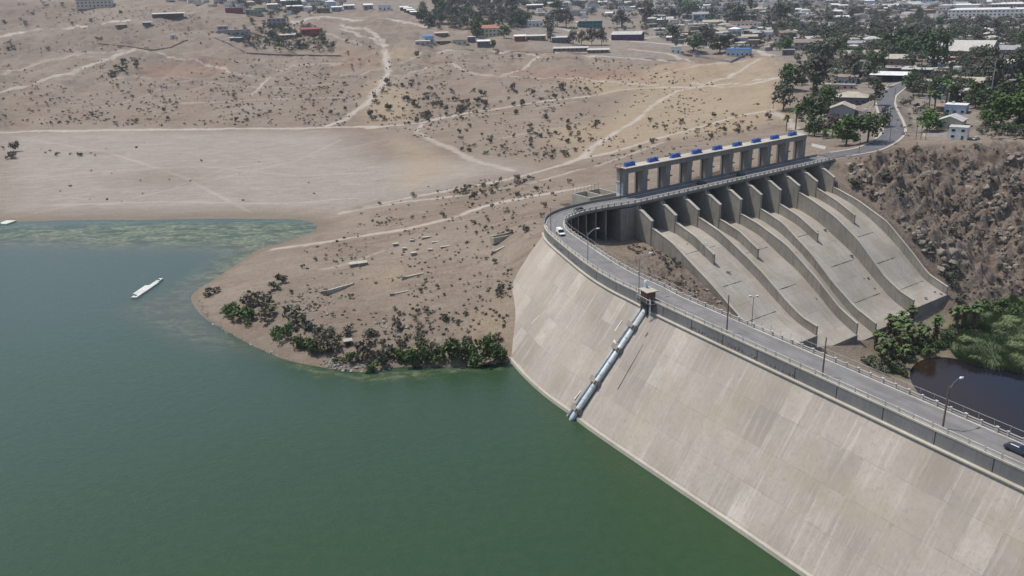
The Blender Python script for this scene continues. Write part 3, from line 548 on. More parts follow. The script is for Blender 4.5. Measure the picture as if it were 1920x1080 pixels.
mb = MB(); sweep(mb, 0, I_CURVE+4, [(-1, -.18, 31.5), (-1, -.18, 31.86), (-1, .5, 31.86), (-1, .5, 31.68), (-1, 1.0, 31.68), (-1, 1.0, 31.5)]); mb.build('ledge', M_LEDGE, dam)
# joints of the crest wall: thin recessed-looking seams of tar
M_TAR = plain('joint_filler', (.05, .05, .05), .9, .2)
for i in range(6, I_CURVE, 11):
    q = offw(i, -1, -.135); mb = MB(); mb.box((q[0], q[1], 28.5), (.16, .05, 2.95), math.atan2(tg[i][1], tg[i][0])); mb.build('wall_joint', M_TAR, dam)
# graffiti scribbles along the wall
M_GRAF = plain('graffiti_paint', (.035, .04, .11), .8, .5, 3)
r2 = random.Random(3)
def scribble(px0, px1, z0, hgt):
    ia = nearest(*at(px0[0], px0[1], 30)[:2]); ib = nearest(*at(px1[0], px1[1], 30)[:2]); lo, hi = min(ia, ib), max(ia, ib)
    s = lo+.3
    while s < hi-.5:
        w = r2.uniform(.35, .8); pts = []
        for k in range(r2.randint(3, 5)):
            ss = s+w*r2.random(); f = ss-int(ss); i = int(ss); q = offw(i, -1, -.15)*(1-f)+offw(i+1, -1, -.15)*f; pts.append((q[0], q[1], z0+hgt*r2.random()))
        mb = MB(); mb.tube(pts, .04, 4); mb.build('graffiti', M_GRAF, dam); s += w+r2.uniform(.25, .7)
scribble((1300,605), (1362,635), 29.0, .9); scribble((1366,640), (1425,668), 29.0, 1.0); scribble((1440,672), (1500,700), 29.0, .8); scribble((1040,455), (1062,470), 29.2, 1.0); scribble((1072,480), (1090,492), 29.0, 1.0)
# buttresses under the crest, one mesh each
for i in range(2, I_SP0-2, 5):
    straight = AXR[i, 1] < 250; o0 = AXR[i, 2]; mb = MB()
    prof = [(-4.0, 27.6), (-o0+.9, 30.1), (o0-.1, 30.1), (o0-.1, 24), (12, -30), (-18, -14)] if straight else [(-o0+.8, 30.1), (o0-.25, 30.1), (o0-.25, 8), (-o0+.8, 8)]
    mb.slab(prof, lambda a, tt, i=i: tuple(off(i, a)+tg[i]*tt), -.28, .28); mb.build('buttress', M_WALLC, dam)
# ------------------------------------------------------------------ road on the crest and bridge
def strip(name, i0, i1, s0, e0, s1, e1, z, mat):
    mb = MB(); mb.uv = []
    for i in range(i0, i1+1):
        a = offw(i, s0, e0); c_ = offw(i, s1, e1)
        for q, uvx in ((a, 0.0), (c_, 7.0)): mb.v.append((q[0], q[1], z)); mb.uv.append((uvx, float(i)))
    for i in range(i1-i0): mb.f.append((2*i, 2*i+1, 2*i+3, 2*i+2))
    return mb.build(name, mat)
o = strip('crest_road', 0, I_END, -1, 1.0, 1, -.75, 31.512, M_ASPH); tag(o, 'grey asphalt road curving along the dam crest and over the spillway', 'road', None, 'structure')
# ------------------------------------------------------------------ spillway
spw = thing('spillway', tuple(G(52, 20))+(0,), 'nine bay concrete spillway with piers and stepped chute walls falling to the canyon', 'spillway')
M_TARJ = plain('seam_filler', (.055, .05, .042), .95, .4, 2)
PU = lambda k: BAY*(k-.5)
CH = {'A': (0, 2, [(1,18.8),(17,18.8),(28,15.2),(38,10.2),(48,4.6),(57,-1.3),(66,-6.8),(75.5,-9.7)]), 'B': (2, 4, [(1,15.5),(17,15.5),(28,12.6),(38,7),(48,2.0),(57,-4.4),(66,-11.6),(75.5,-16.4)]),
      'C': (4, 5, [(1,15.5),(17,15.5),(28,11.7),(38,6),(48,-1.0),(57,-8.6),(66,-15.4),(75.5,-19.8)]), 'D': (5, 7, [(1,15.5),(17,15.5),(28,12),(38,6.5),(48,.5),(57,-6.8),(66,-13.8),(75.5,-18)]), 'E': (7, 9, [(1,18.6),(17,18.6),(28,15),(38,9.8),(48,3.4),(57,-4.2),(66,-11.8),(75.5,-15.3)])}
def fl_z(key, s): P = np.array(CH[key][2]); ss = np.clip(np.array([s-3, s-1.5, s, s+1.5, s+3]), 1, 75.5); return float(np.interp(ss, P[:, 0], P[:, 1]).mean()) if s < 73 else float(np.interp(s, P[:, 0], P[:, 1]))
SV = np.r_[np.arange(1, 75.5, 1.5), 75.5]
for key in CH:
    k0, k1, _ = CH[key]; u0, u1 = PU(k0)+.2, PU(k1)-.2; mb = MB(); mb.uv = []; nu = 7
    for s in SV:
        for j in range(nu):
            uu = u0+(u1-u0)*j/(nu-1); q = G(uu, s); mb.v.append((q[0], q[1], fl_z(key, s))); mb.uv.append((uu-PU(0), s*1.15))
    for a in range(len(SV)-1):
        for j in range(nu-1): mb.f.append((a*nu+j, a*nu+j+1, (a+1)*nu+j+1, (a+1)*nu+j))
    n0 = len(mb.v); e = fl_z(key, 75.5)
    mb.build('chute_floor', M_SLAB, spw)
    mb = MB(); mb.slab([(75.52, e+.05), (76.1, e+.0), (76.3, e-9), (75.52, e-9)], lambda a, tt: tuple(G(tt, a)), u0-.2, u1+.2); mb.build('end_sill', M_WALLC, spw)
for key, ss_ in (('A', (30, 47, 61)), ('B', (34, 52)), ('D', (33, 49, 63)), ('E', (43.5, 55, 66)), ('C', (46,))):
    k0, k1, _ = CH[key]; u0, u1 = PU(k0)+.6, PU(k1)-.6; rr_ = random.Random(key)
    for s0 in ss_:
        mb = MB(); k = 10; a0 = u0+(u1-u0)*rr_.uniform(0, .3); a1 = u1-(u1-u0)*rr_.uniform(0, .3)
        for j in range(k):
            ua, ub = a0+(a1-a0)*j/k, a0+(a1-a0)*(j+1)/k; w_ = rr_.uniform(.05, .16); q = [G(ua, s0-w_), G(ub, s0-w_), G(ub, s0+w_), G(ua, s0+w_)]; z_ = [fl_z(key, s0-w_), fl_z(key, s0-w_), fl_z(key, s0+w_), fl_z(key, s0+w_)]; mb.hexa([(a[0], a[1], b-.05) for a, b in zip(q, z_)], [(a[0], a[1], b+.04) for a, b in zip(q, z_)])
        mb.build('joint_seam', M_TARJ, spw)
WT = {0: [(17.4,23.0),(28,19.6),(39,13.4),(48,8.4),(56.5,3.0),(66,-2.8),(75.6,-6.2)], 1: [(17.4,23.0),(28,19.4),(37.7,14.3)], 2: [(17.4,22.8),(28.8,19.2),(42.4,12.2),(51,7.2),(62,-.5),(69,-4.6),(75.6,-6.3)], 3: [(17.4,19.7),(28,16.6),(37.7,11.3)],
      4: [(17.4,19.7),(27.2,17.1),(41.7,11.2),(56.7,.9),(67,-7.6),(75.6,-12.0)], 5: [(17.4,19.7),(28.8,15.9),(43.7,6.1),(54.7,-3.3),(66,-11.2),(75.6,-15.3)], 6: [(17.4,19.7),(28,15.9),(37.7,10.4)], 7: [(17.4,22.8),(24.6,20.4),(36.6,15.2),(48.5,7.5),(61.8,-5.0),(69,-9.4),(75.6,-11.8)],
      8: [(17.4,22.7),(28,18.8),(37.7,13.9)], 9: [(17.4,21.2),(30.1,17.2),(45.2,10.3),(58.8,-1.2),(66.5,-8.4),(75.6,-12.0)]}
CWK = {0: 'AA', 1: 'AA', 2: 'AB', 3: 'BB', 4: 'BC', 5: 'CD', 6: 'DD', 7: 'DE', 8: 'EE', 9: 'EE'}
for k in range(10):
    P = np.array(WT[k]); s1 = P[-1, 0]; ss = np.linspace(17.4, s1, 22)
    zt = np.array([np.interp(np.clip([s-1.0, s, s+1.0], 17.4, s1), P[:, 0], P[:, 1]).mean() for s in ss]); zt[0] = P[0, 1]; zt[-1] = P[-1, 1]
    zb = np.array([min(fl_z(c_, s) for c_ in CWK[k])-(6.0 if k in (0, 9) else 1.0) for s in ss])
    mb = MB(); u_ = PU(k); th = .42
    # a strip of hexahedra with a slightly wider cap
    n0 = len(mb.v)
    for s, a, b_ in zip(ss, zt, zb):
        for uu, z in ((-th, b_), (-th, a), (th, a), (th, b_)): q = G(u_+uu, s); mb.v.append((q[0], q[1], z))
    for a in range(len(ss)-1):
        for j in range(4): j2 = (j+1) % 4; mb.f.append((n0+a*4+j, n0+a*4+j2, n0+(a+1)*4+j2, n0+(a+1)*4+j))
    mb.f.append((n0+3, n0+2, n0+1, n0)); e = n0+(len(ss)-1)*4; mb.f.append((e, e+1, e+2, e+3))
    wl = mb.build('chute_wall', M_CHW, spw)
    mb = MB(); n0 = 0
    for s, a in zip(ss, zt):
        for uu, z in ((-th-.1, a-.12), (-th-.1, a+.14), (th+.1, a+.14), (th+.1, a-.12)): q = G(u_+uu, s+.0); mb.v.append((q[0], q[1], z))
    for a in range(len(ss)-1):
        for j in range(4): j2 = (j+1) % 4; mb.f.append((a*4+j, a*4+j2, (a+1)*4+j2, (a+1)*4+j))
    mb.f.append((3, 2, 1, 0)); e = (len(ss)-1)*4; mb.f.append((e, e+1, e+2, e+3)); mb.build('coping', M_LEDGE, wl)
    # pier
    zf = min(fl_z(c_, 17) for c_ in CWK[k])-1.5-(5 if k in (0, 9) else 0)
    mb = MB(); mb.slab([(-4.9, 30.0), (9.2, 30.0), (9.6, 28.8), (11.7, 28.6), (17.3, 25.7), (17.3, zf), (-4.9, zf)], lambda a, tt, u_=u_: tuple(G(u_+tt, a)), -.62, .62); pr = mb.build('pier', M_PIER, spw)
    mb = MB(); mb.slab([(9.7, 28.83), (11.7, 28.83), (17.5, 25.75), (17.5, 25.45), (11.7, 28.5), (9.7, 28.5)], lambda a, tt, u_=u_: tuple(G(u_+tt, a)), -.74, .74); mb.build('coping', M_LEDGE, pr)
    mb = MB()
    for tt in (-.45, .45): mb.tube([tuple(G(u_+tt, 11.0))+(28.7,), tuple(G(u_+tt, 9.5))+(30.6,)], .09, 5)
    mb.build('strut', M_GREYSTEEL, pr)
for k in range(9):
    u0, u1 = PU(k)+.63, PU(k+1)-.63
    mb = MB(); key = 'AABBCDDEE'[k]; zf = fl_z(key, 10)
    mb.slab([(2.0, 29.2), (4.0, 25), (5.4, 21.5), (6.0, zf-.5), (4.6, zf-.5), (1.4, 29.2)], lambda a, tt: tuple(G(tt, a)), u0, u1); mb.build('sluice_gate', M_GATE, spw)
mb = MB(); sweep(mb, I_SPA, I_END, [(-1, 0, 31.5), (1, 0, 31.5), (1, 0, 30.7), (1, -.6, 30.02), (-1, .6, 30.02), (-1, 0, 30.7)]); mb.build('bridge_deck', M_WALLC, spw)
mb = MB(); mb.slab([(0, 30.0), (9.1, 30.0), (9.1, 8), (0, 8)], lambda a, tt: tuple(G(tt, a)), -15, -7.1); mb.build('abutment', M_WALLC, spw)
mb = MB(); mb.slab([(-1, 30.0), (9.1, 30.0), (9.1, 22), (-1, 22)], lambda a, tt: tuple(G(tt, a)), 110.2, 121); mb.build('abutment', M_WALLC, spw)
# ------------------------------------------------------------------ railings
def railing(name, label, i0, i1, side, e, zb, rails, step, big, cap=True, rail_h=.16):
    i_m = (i0+i1)//2; q = offw(i_m, side, e); r = thing(name, (q[0], q[1], zb), label, 'railing')
    mb = MB()
    for z in rails: sweep(mb, i0, i1, [(side, e-.1, z), (side, e-.1, z+rail_h), (side, e+.1, z+rail_h), (side, e+.1, z)])
    mb.build('rail', M_RAIL, r)
    me_big = me_small = None; k = 0
    for i in np.arange(i0, i1, step):
        i = int(round(i)); q = offw(i, side, e); w = (.52 if (k % 2 == 0) else .36) if big else .24; h = rails[-1]+rail_h-zb+(.1 if cap else .0)
        key = 'b' if (k % 2 == 0 and big) else 's'
        if key == 'b' and me_big is None or key == 's' and me_small is None:
            mb = MB(); mb.box((0, 0, 0), (w, w*.85, h)); mb.box((0, 0, h), (w+.1, w*.85+.1, .1)) if cap else None
            tmp_ = mb.build('post', M_RAIL); me_ = tmp_.data
            for v in me_.vertices: v.co += tmp_.location
            bpy.data.objects.remove(tmp_)
            if key == 'b': me_big = me_
            else: me_small = me_
        po = link(bpy.data.objects.new('post', me_big if key == 'b' else me_small)); po.parent = r
        po.location = (q[0]-r.location.x, q[1]-r.location.y, 0); po.rotation_euler = (0, 0, math.atan2(tg[i][1], tg[i][0])); k += 1
    return r
railing('concrete_railing', 'upstream railing with one concrete rail on the ledge above the sloping dam face', 0, I_CURVE+2, -1, .25, 31.86, [32.55], 3.4, False, False, .18)
railing('concrete_railing', 'downstream two rail concrete railing with capped posts along the straight dam road', 0, I_CURVE-8, 1, -.3, 31.62, [31.95, 32.4], 2.95, True)
railing('concrete_railing', 'downstream railing with dark posts on the spillway bridge and inside of the bend', I_CURVE-8, I_END, 1, -.3, 31.62, [31.95, 32.4], 2.95, True)
mb = MB(); sweep(mb, 0, I_END, [(1, -.75, 31.5), (1, -.75, 31.64), (1, .06, 31.64), (1, .06, 31.3), (1, 0, 31.3), (1, 0, 31.5)]); kb = mb.build('kerb', M_RAIL); tag(kb, 'pale concrete kerb along the downstream edge of the crest road', 'kerb', None, 'structure')
par = MB(); sweep(par, I_CURVE+3, I_END-2, [(-1, 0, 31.5), (-1, 0, 32.75), (-1, .3, 32.75), (-1, .3, 31.5)]); o = par.build('parapet_wall', M_CREST); tag(o, 'solid concrete parapet on the lake side of the bend and spillway bridge', 'parapet')
mb = MB(); sweep(mb, I_CURVE+3, I_END-2, [(-1, .31, 31.5), (-1, .31, 31.68), (-1, 1.0, 31.68), (-1, 1.0, 31.5)]); o = mb.build('kerb', M_RAIL); tag(o, 'narrow kerb under the solid parapet of the spillway bridge', 'kerb', None, 'structure')
def fence(label, i0, i1, e, zb, h, step):
    q = offw((i0+i1)//2, 1, e); r = thing('wire_fence', (q[0], q[1], zb), label, 'fence'); mb = MB()
    mb.tube([tuple(offw(i, 1, e))+(zb+h,) for i in range(i0, i1+1)], .045, 4); mb.tube([tuple(offw(i, 1, e))+(zb+.15,) for i in range(i0, i1+1)], .025, 4); mb.build('top_rail', M_GREYSTEEL, r)
    mb = MB(); mb.tube([(0, 0, 0), (0, 0, h+.2)], .045, 5); p0 = mb.build('fence_post', M_GREYSTEEL); me_ = p0.data
    for v in me_.vertices: v.co += p0.location
    bpy.data.objects.remove(p0)
    for i in np.arange(i0, i1, step):
        q = offw(int(i), 1, e); po = link(bpy.data.objects.new('fence_post', me_)); po.parent = r; po.location = (q[0]-r.location.x, q[1]-r.location.y, 0)
fence('thin wire fence outside the downstream railing, along the lower dam road above the pond', 2, nearest(54, 184), .35, 31.5, 2.0, 3)
fence('thin wire fence outside the downstream railing, beside the bend above the dry hollow', nearest(44, 200), I_CURVE+3, .35, 31.5, 1.9, 3)
# ------------------------------------------------------------------ hoist bridge
hb_ = thing('hoist_bridge', tuple(G(51.5, -2.5))+(30,), 'tall concrete hoist bridge of open bays standing behind the spillway road', 'bridge')
HT = 43.2
for k in range(10):
    u_ = PU(k)
    if k == 0: u_ += 2.7
    if k == 9: u_ -= .3
    mb = MB()
    for (a, c_, w) in ((-1.7, -.1, 1.25), (-3.9, -1.7, .85), (-5.0, -3.9, 1.25)):
        if k == 0: w = min(w, .9)
        mb.slab([(a, 29.9), (c_, 29.9), (c_, HT-2.2), (a, HT-2.2)], lambda aa, tt, u_=u_: tuple(G(u_+tt, aa)), -w, w)
    mb.build('tower_pier', M_TOWER, hb_)
    if 0 < k < 9:
        mb = MB(); mb.slab([(-1.5, 36.4), (.02, 36.4), (.02, 36.75), (-1.5, 36.75)], lambda aa, tt, u_=u_: tuple(G(u_+tt, aa)), 1.25, 2.6); mb.build('bracket', M_TOWER, hb_); mb = MB(); mb.slab([(-3.6, HT-4.4), (-.4, HT-4.4), (-.4, HT-2.2), (-3.6, HT-2.2)], lambda aa, tt, u_=u_: tuple(G(u_+tt, aa)), 1.25, 1.9); mb.build('bracket', M_TOWER, hb_)
        mb = MB(); mb.slab([(-3.2, 30.5), (-3.0, 30.5), (-3.0, HT-2.3), (-3.2, HT-2.3)], lambda aa, tt, u_=u_: tuple(G(u_+tt, aa)), -2.3, -2.1); mb.build('guide_rail', M_DARKSTEEL, hb_)
mb = MB(); mb.slab([(-5.2, HT-2.2), (.1, HT-2.2), (.1, HT-.25), (-5.2, HT-.25)], lambda a, tt: tuple(G(tt, a)), -4.6, BAY*8.5+1.0); mb.build('top_beam', M_TOWER, hb_)
mb = MB(); mb.slab([(-5.6, HT-.25), (.45, HT-.25), (.45, HT+.02), (-5.6, HT+.02)], lambda a, tt: tuple(G(tt, a)), -5.0, BAY*8.5+1.3); mb.build('walkway_slab', M_LEDGE, hb_)
mb = MB()
for a in (-5.5,):
    mb.tube([tuple(G(-4, a))+(HT+1.0,), tuple(G(BAY*8.5+1, a))+(HT+1.0,)], .03, 4)
    for uu in np.arange(-4, BAY*8.5+1, 3.2): mb.tube([tuple(G(uu, a))+(HT,), tuple(G(uu, a))+(HT+1.0,)], .03, 4)
mb.build('handrail', M_GREYSTEEL, hb_)
mb = MB(); mb.slab([(-4.6, HT-.1), (-1.6, HT-.1), (-1.6, HT-.02), (-4.6, HT-.02)], lambda a, tt: tuple(G(tt, a)), -7.0, -5.02)
for a in (-4.5, -1.7): mb.tube([tuple(G(-5.9, a))+(HT,), tuple(G(-5.9, a))+(HT+1.1,), tuple(G(-2.6, a))+(HT+1.1,)], .09, 4)
for zz in (.5, .8): mb.tube([tuple(G(-5.9, -4.5))+(HT+zz,), tuple(G(-5.9, -1.7))+(HT+zz,), tuple(G(-2.6, -1.7))+(HT+zz,)], .05, 4)
mb.build('red_guard_platform', plain('red_paint', (.16, .045, .045), .6, .3), hb_)
mb = MB()
for uu in (-5.2, -5.8): mb.tube([tuple(G(uu, -1.7))+(30,), tuple(G(uu, -1.7))+(HT,)], .07, 4)
mb.build('ladder', M_DARKSTEEL, hb_)
# hoist motors: base frame, two gear drums, motor, hand wheel
def hoist(loc, rz, label):
    r = thing('hoist_motor', loc, label, 'hoist', 'hoist motors on the spillway bridge', rz); r.rotation_euler = (0, 0, 0)
    def build(name, mb, mat):
        o = mb.build(name, mat); a = o.data
        for v in a.vertices: v.co += o.location
        o.location = (0, 0, 0); o.parent = r; return o
    mb = MB(); mb.box((0, 0, 0), (5.6, 1.7, .25)); mb.box((0, 0, .25), (5.2, 1.2, .2)); build('base_frame', mb, M_BLUE)
    for sx in (-1, 1):
        mb = MB(); mb.tube([(sx*1.9-.55, 0, 1.0), (sx*1.9+.55, 0, 1.0)], .72, 12); mb.box((sx*1.9, 0, .4), (.9, 1.0, .4)); build('gear_drum', mb, M_BLUE)
    mb = MB(); mb.box((0, 0, .45), (1.3, 1.1, .95)); mb.tube([(0, -.3, 1.35), (0, .9, 1.35)], .4, 10); mb.tube([(-2.4, 0, 1.0), (2.4, 0, 1.0)], .16, 6); build('gearbox', mb, M_BLUE)
    mb = MB(); mb.tube([(-1.0, .2, .45), (-1.0, .2, 1.9)], .12, 6); build('hand_wheel_post', mb, M_BLUE); mb = MB(); mb.box((.95, .1, .45), (.5, .6, 1.25)); build('control_box', mb, M_BLUE)
    r.rotation_euler = (0, 0, rz); return r
ordn = ['first hoist motor, nearest the bend of the dam road', 'second hoist motor from the bend end', 'third hoist motor from the bend end', 'fourth hoist motor from the bend end', 'middle hoist motor of the nine', 'fourth hoist motor from the town end', 'third hoist motor from the town end', 'second hoist motor from the town end', 'last hoist motor, nearest the trees and town']
h0 = None
for k in range(9):
    q = G(BAY*k, -2.6); rz = math.atan2(UU[1], UU[0])
    if h0 is None: h0 = hoist((q[0], q[1], HT+.02), rz, 'blue '+ordn[k]+' on the hoist bridge')
    else: c_ = copy_tree(h0); c_.location = (q[0], q[1], HT+.02); c_['label'] = 'blue '+ordn[k]+' on the hoist bridge'
# painted wall with faded writing and the open concrete basin by the first tower
w0 = thing('painted_wall', tuple(G(-4.6, -2.5))+(24,), 'white painted wall panel with faded dark writing beside the first hoist tower', 'wall')
mb = MB(); mb.slab([(-4.8, 24), (-1.0, 24), (-1.0, 37.2), (-4.8, 37.2)], lambda a, tt: tuple(G(tt, a)), -5.0, -2.25); mb.build('wall', M_WHITE, w0)
mb = MB(); mb.slab([(-5.0, 37.2), (-.8, 37.2), (-.8, 37.55), (-5.0, 37.55)], lambda a, tt: tuple(G(tt, a)), -5.25, -2.0); mb.build('coping', M_LEDGE, w0)
mb = MB()
for zz in np.arange(33, 36.8, .42):
    a0 = -4.5
    while a0 < -1.4: w_ = r2.uniform(.15, .45); mb.slab([(a0, zz), (a0+w_, zz), (a0+w_, zz+.16), (a0, zz+.16)], lambda a, tt: tuple(G(tt, a)), -5.04, -4.98); a0 += w_+.14
mb.build('writing', plain('faded_ink', (.18, .18, .24), .8, .3), w0)
bs = thing('open_basin', tuple(G(-11, -11))+(20,), 'roofless concrete basin behind the parapet near the painted wall', 'basin')
BZ = 32.6
def wallseg(nm, u0, n0, u1, n1, z0, z1, th, mat, par_):
    A, B = G(u0, n0), G(u1, n1); d = (B-A)/np.hypot(*(B-A)); s = np.array([-d[1], d[0]])*th/2; mb = MB(); mb.prism([tuple(A+s), tuple(B+s), tuple(B-s), tuple(A-s)], z0, z1); return mb.build(nm, mat, par_)
for (a, b_, c_, d_) in ((-18, -16.0, -4.5, -16.0), (-18, -5.6, -4.5, -5.6), (-18.25, -16.25, -18.25, -5.35), (-4.25, -16.25, -4.25, -5.35), (-11, -15.7, -11, -5.9)): wallseg('basin_wall', a, b_, c_, d_, 16, BZ if a != -11 else BZ-.2, .5, M_LEDGE, bs)
mb = MB(); mb.prism([tuple(G(*q)) for q in ((-18, -15.7), (-4.5, -15.7), (-4.5, -5.9), (-18, -5.9))], BZ-3.4, BZ-3.0); mb.build('basin_floor', M_WALLC, bs)
mb = MB()
for uu in np.arange(-18, -4, 1.9): mb.tube([tuple(G(uu, -16.0))+(BZ,), tuple(G(uu, -16.0))+(BZ+2.4,)], .05, 4)
mb.build('fence_post', M_DARKSTEEL, bs)
# ------------------------------------------------------------------ intake pipes, supports and hut
PB, PT = face_pt(1080, 779), face_pt(1213, 583); fd = (PT-PB)/np.linalg.norm(PT-PB); fn = np.cross(fd, np.array([tg[nearest(36, 215)][0], tg[nearest(36, 215)][1], 0])); fn /= np.linalg.norm(fn)
if fn[2] < 0: fn = -fn
fs = np.cross(fn, fd); L_ = np.linalg.norm(PT-PB)        # fs: sideways on the face
if fs@CR < 0: fs = -fs
def fpt(s, side, h): return tuple(PB+fd*s+fs*side+fn*h)
ip = thing('intake_pipe', tuple(PB), 'pair of galvanized intake pipes running down the sloping dam face into the water', 'pipe')
mb = MB(); mb.tube([fpt(-3.4, .35, .95), fpt(-1.0, .45, .95), fpt(-.8, .45, .95), fpt(L_+.6, .45, .95)], [.12, .8, .8, .8], 14); mb.build('main_pipe', M_STEEL, ip, True)
mb = MB(); mb.tube([fpt(-1.5, -1.5, .8), fpt(L_*.63, -1.5, .8), fpt(L_*.645, -2.0, .9), fpt(L_*.66, -2.9, 1.2)], .42, 9); mb.tube([fpt(L_*.66, -1.5, .8), fpt(L_+2.5, -1.5, .8), fpt(L_+4.4, -1.6, 2.2), fpt(L_+6.5, -1.6, 5.0)], .42, 9); mb.tube([fpt(-1.5, -1.5, .8), fpt(-1.5, -2.2, .3)], .5, 8); mb.tube([fpt(L_+1.5, -3.0, .8), fpt(L_+4.0, -3.0, 3.2), fpt(L_+4.0, -1.6, 3.2)], .3, 7); mb.build('side_pipe', M_STEEL, ip, True)
mb = MB()
for s in np.linspace(1, L_-1, 9): mb.tube([fpt(s, .45, .95), fpt(s+.22, .45, .95)], .88, 14)
mb.build('flange', M_STEEL, ip)
for (sx, sy) in ((1188,613),(1160,654),(1117,714),(1083,766)):
    q = face_pt(sx, sy); s = float((q-PB)@fd); mb = MB(); R_ = lambda a, c_, h: fpt(s+a, c_, h)
    mb.hexa([R_(-.7, -2.5, 0), R_(-.7, 1.7, 0), R_(.7, 1.7, 0), R_(.7, -2.5, 0)], [R_(-.7, -2.3, 1.5), R_(-.7, 1.5, 1.7), R_(.7, 1.5, 1.7), R_(.7, -2.3, 1.5)])
    mb.hexa([R_(-.4, -.9, 1.6), R_(-.4, 1.4, 1.6), R_(.4, 1.4, 1.6), R_(.4, -.9, 1.6)], [R_(-.4, -.5, 2.25), R_(-.4, 1.1, 2.25), R_(.4, 1.1, 2.25), R_(.4, -.5, 2.25)]); mb.build('pipe_support', M_WALLC, ip)
hp = at(1215.5, 543, 34.3); ih = nearest(hp[0], hp[1]); hut = thing('intake_hut', (hp[0], hp[1], 31.2), 'small brown intake hut with a flat overhanging roof above the intake pipes', 'hut')
rzh = math.atan2(tg[ih][1], tg[ih][0])
mb = MB(); mb.box((hp[0], hp[1], 31.3), (3.2, 2.5, 2.8), rzh); mb.build('wall', M_REDDISH, hut)
mb = MB(); mb.box((hp[0], hp[1], 34.1), (4.2, 3.5, .22), rzh); mb.build('roof', M_LEDGE, hut)
def hl(a, c_, z): return (hp[0]+tg[ih][0]*a+DN[ih][0]*c_, hp[1]+tg[ih][1]*a+DN[ih][1]*c_, z)
mb = MB(); mb.slab([(-1.6, 31.0), (2.2, 31.0), (2.2, 31.28), (-1.6, 31.28)], lambda a, tt: hl(tt, a, 0)[:2], -3.6, 3.0); mb.build('platform', M_DARKSTEEL, hut)
mb = MB()
for a in (-1.5, 1.5):
    for c_ in (-1.2, 1.2): mb.tube([hl(a, c_, 31.1), hl(a, c_, 25.5)], .14, 6)
mb.tube([hl(-1.5, -1.2, 30.8), hl(1.5, -1.2, 27)], .09, 5); mb.tube([hl(1.5, -1.2, 30.8), hl(-1.5, -1.2, 27)], .09, 5)
mb.slab([(-1.2, 27.6), (1.3, 27.6), (1.3, 30.9), (-1.2, 30.9)], lambda a, tt: hl(tt, a, 0)[:2], -1.2, 1.2); mb.build('steel_frame', M_DARKSTEEL, hut)
mb = MB()
for a in (-3.5, -2.9): mb.tube([hl(a, -1.5, 33.0), hl(a, -1.5, 26.2)], .06, 5)
for zz in np.arange(26.4, 32.6, .4): mb.tube([hl(-3.5, -1.5, zz), hl(-2.9, -1.5, zz)], .035, 4)
mb.build('ladder', M_WHITE, hut)
mb = MB()
for a in (-3.6, -1.7, 1.8, 3.0): mb.tube([hl(a, -1.55, 31.2), hl(a, -1.55, 32.4)], .05, 5)
mb.tube([hl(-3.6, -1.55, 32.4), hl(3.0, -1.55, 32.4)], .05, 5); mb.build('handrail', M_WHITE, hut)
M_STAIN = plain('rust_stain', (.23, .17, .125), .9, .3, 1)
M_EFF = plain('lime_streak', (.62, .60, .55), .9, .2, 2)
def face_streak(a, b_, w, mat, nm):
    A, B = face_pt(*a), face_pt(*b_); d = B-A; L = np.linalg.norm(d); d /= L; i = nearest(A[0], A[1]); nn = np.cross(d, np.array([tg[i][0], tg[i][1], 0])); nn /= np.linalg.norm(nn); nn *= np.sign(nn[2]) or 1; s = np.cross(nn, d); mb = MB(); k = max(2, int(L/2)); rr = random.Random(int(a[0]))
    pts = []
    for j in range(k+1):
        ww = w*rr.uniform(.5, 1.2); q = A+d*L*j/k+nn*.03; pts.append((q-s*ww, q+s*ww))
    n0 = len(mb.v)
    for q0, q1 in pts: mb.v += [tuple(q0-nn*.1), tuple(q0), tuple(q1), tuple(q1-nn*.1)]
    for j in range(k):
        for e in range(3): mb.f.append((j*4+e, j*4+e+1, j*4+5+e, j*4+4+e))
    mb.build(nm, mat, dam)
for a, b_ in (((1012,591), (970,634)), ((1015,527), (971,577)), ((969,487), (953,499)), ((1166,601), (1136,645)), ((1090,732), (1077,748))): face_streak(a, b_, .16, M_EFF, 'lime_streak')
for a, b_ in (((976,515), (957,536)), ((1206,646), (1158,730)), ((1215,622), (1204,640))): face_streak(a, b_, .07, M_TAR, 'crack')
# ------------------------------------------------------------------ street lamps and poles
def pole(px, py, z, h, label, arm=None, name='street_lamp', mat=None, r0=.15, double=False):
    q = at(px, py, z); r = thing(name, (q[0], q[1], z), label, 'street lamp' if name == 'street_lamp' else 'pole')
    mb = MB(); mb.tube([(q[0], q[1], z), (q[0], q[1], z+h)], [r0, r0*.6], 7); mb.build('post', mat or M_GREYSTEEL, r)
    if arm is not None:
        dx, dy = arm; e = (q[0]+dx, q[1]+dy, z+h+.9); mb = MB(); mb.tube([(q[0], q[1], z+h-.9), (q[0]+dx*.45, q[1]+dy*.45, z+h+.45), (q[0]+dx*.8, q[1]+dy*.8, z+h+.85), e], [.09, .08, .07, .07], 6); mb.build('arm', mat or M_GREYSTEEL, r)
        L = math.hypot(dx, dy); mb = MB(); mb.tube([(e[0]-dx/L*.1, e[1]-dy/L*.1, e[2]), (e[0]+dx/L*.35, e[1]+dy/L*.35, e[2]), (e[0]+dx/L*1.0, e[1]+dy/L*1.0, e[2]-.05)], [.1, .26, .16], 8); mb.build('lamp_head', M_LAMPG, r)
    return r
dn = DN[nearest(70, 150)]; A3 = (dn[0]*2.3+.3, dn[1]*2.3)
pole(1767.5, 801, 31.7, 8.4, 'brown lamp post with a raised arm on the ledge above the pond', A3, mat=M_WOODPOLE, r0=.2)
pole(1542, 703, 31.7, 8.6, 'bare brown wooden pole standing at the ledge opposite the spillway foot', None, 'utility_pole', M_WOODPOLE, .2)
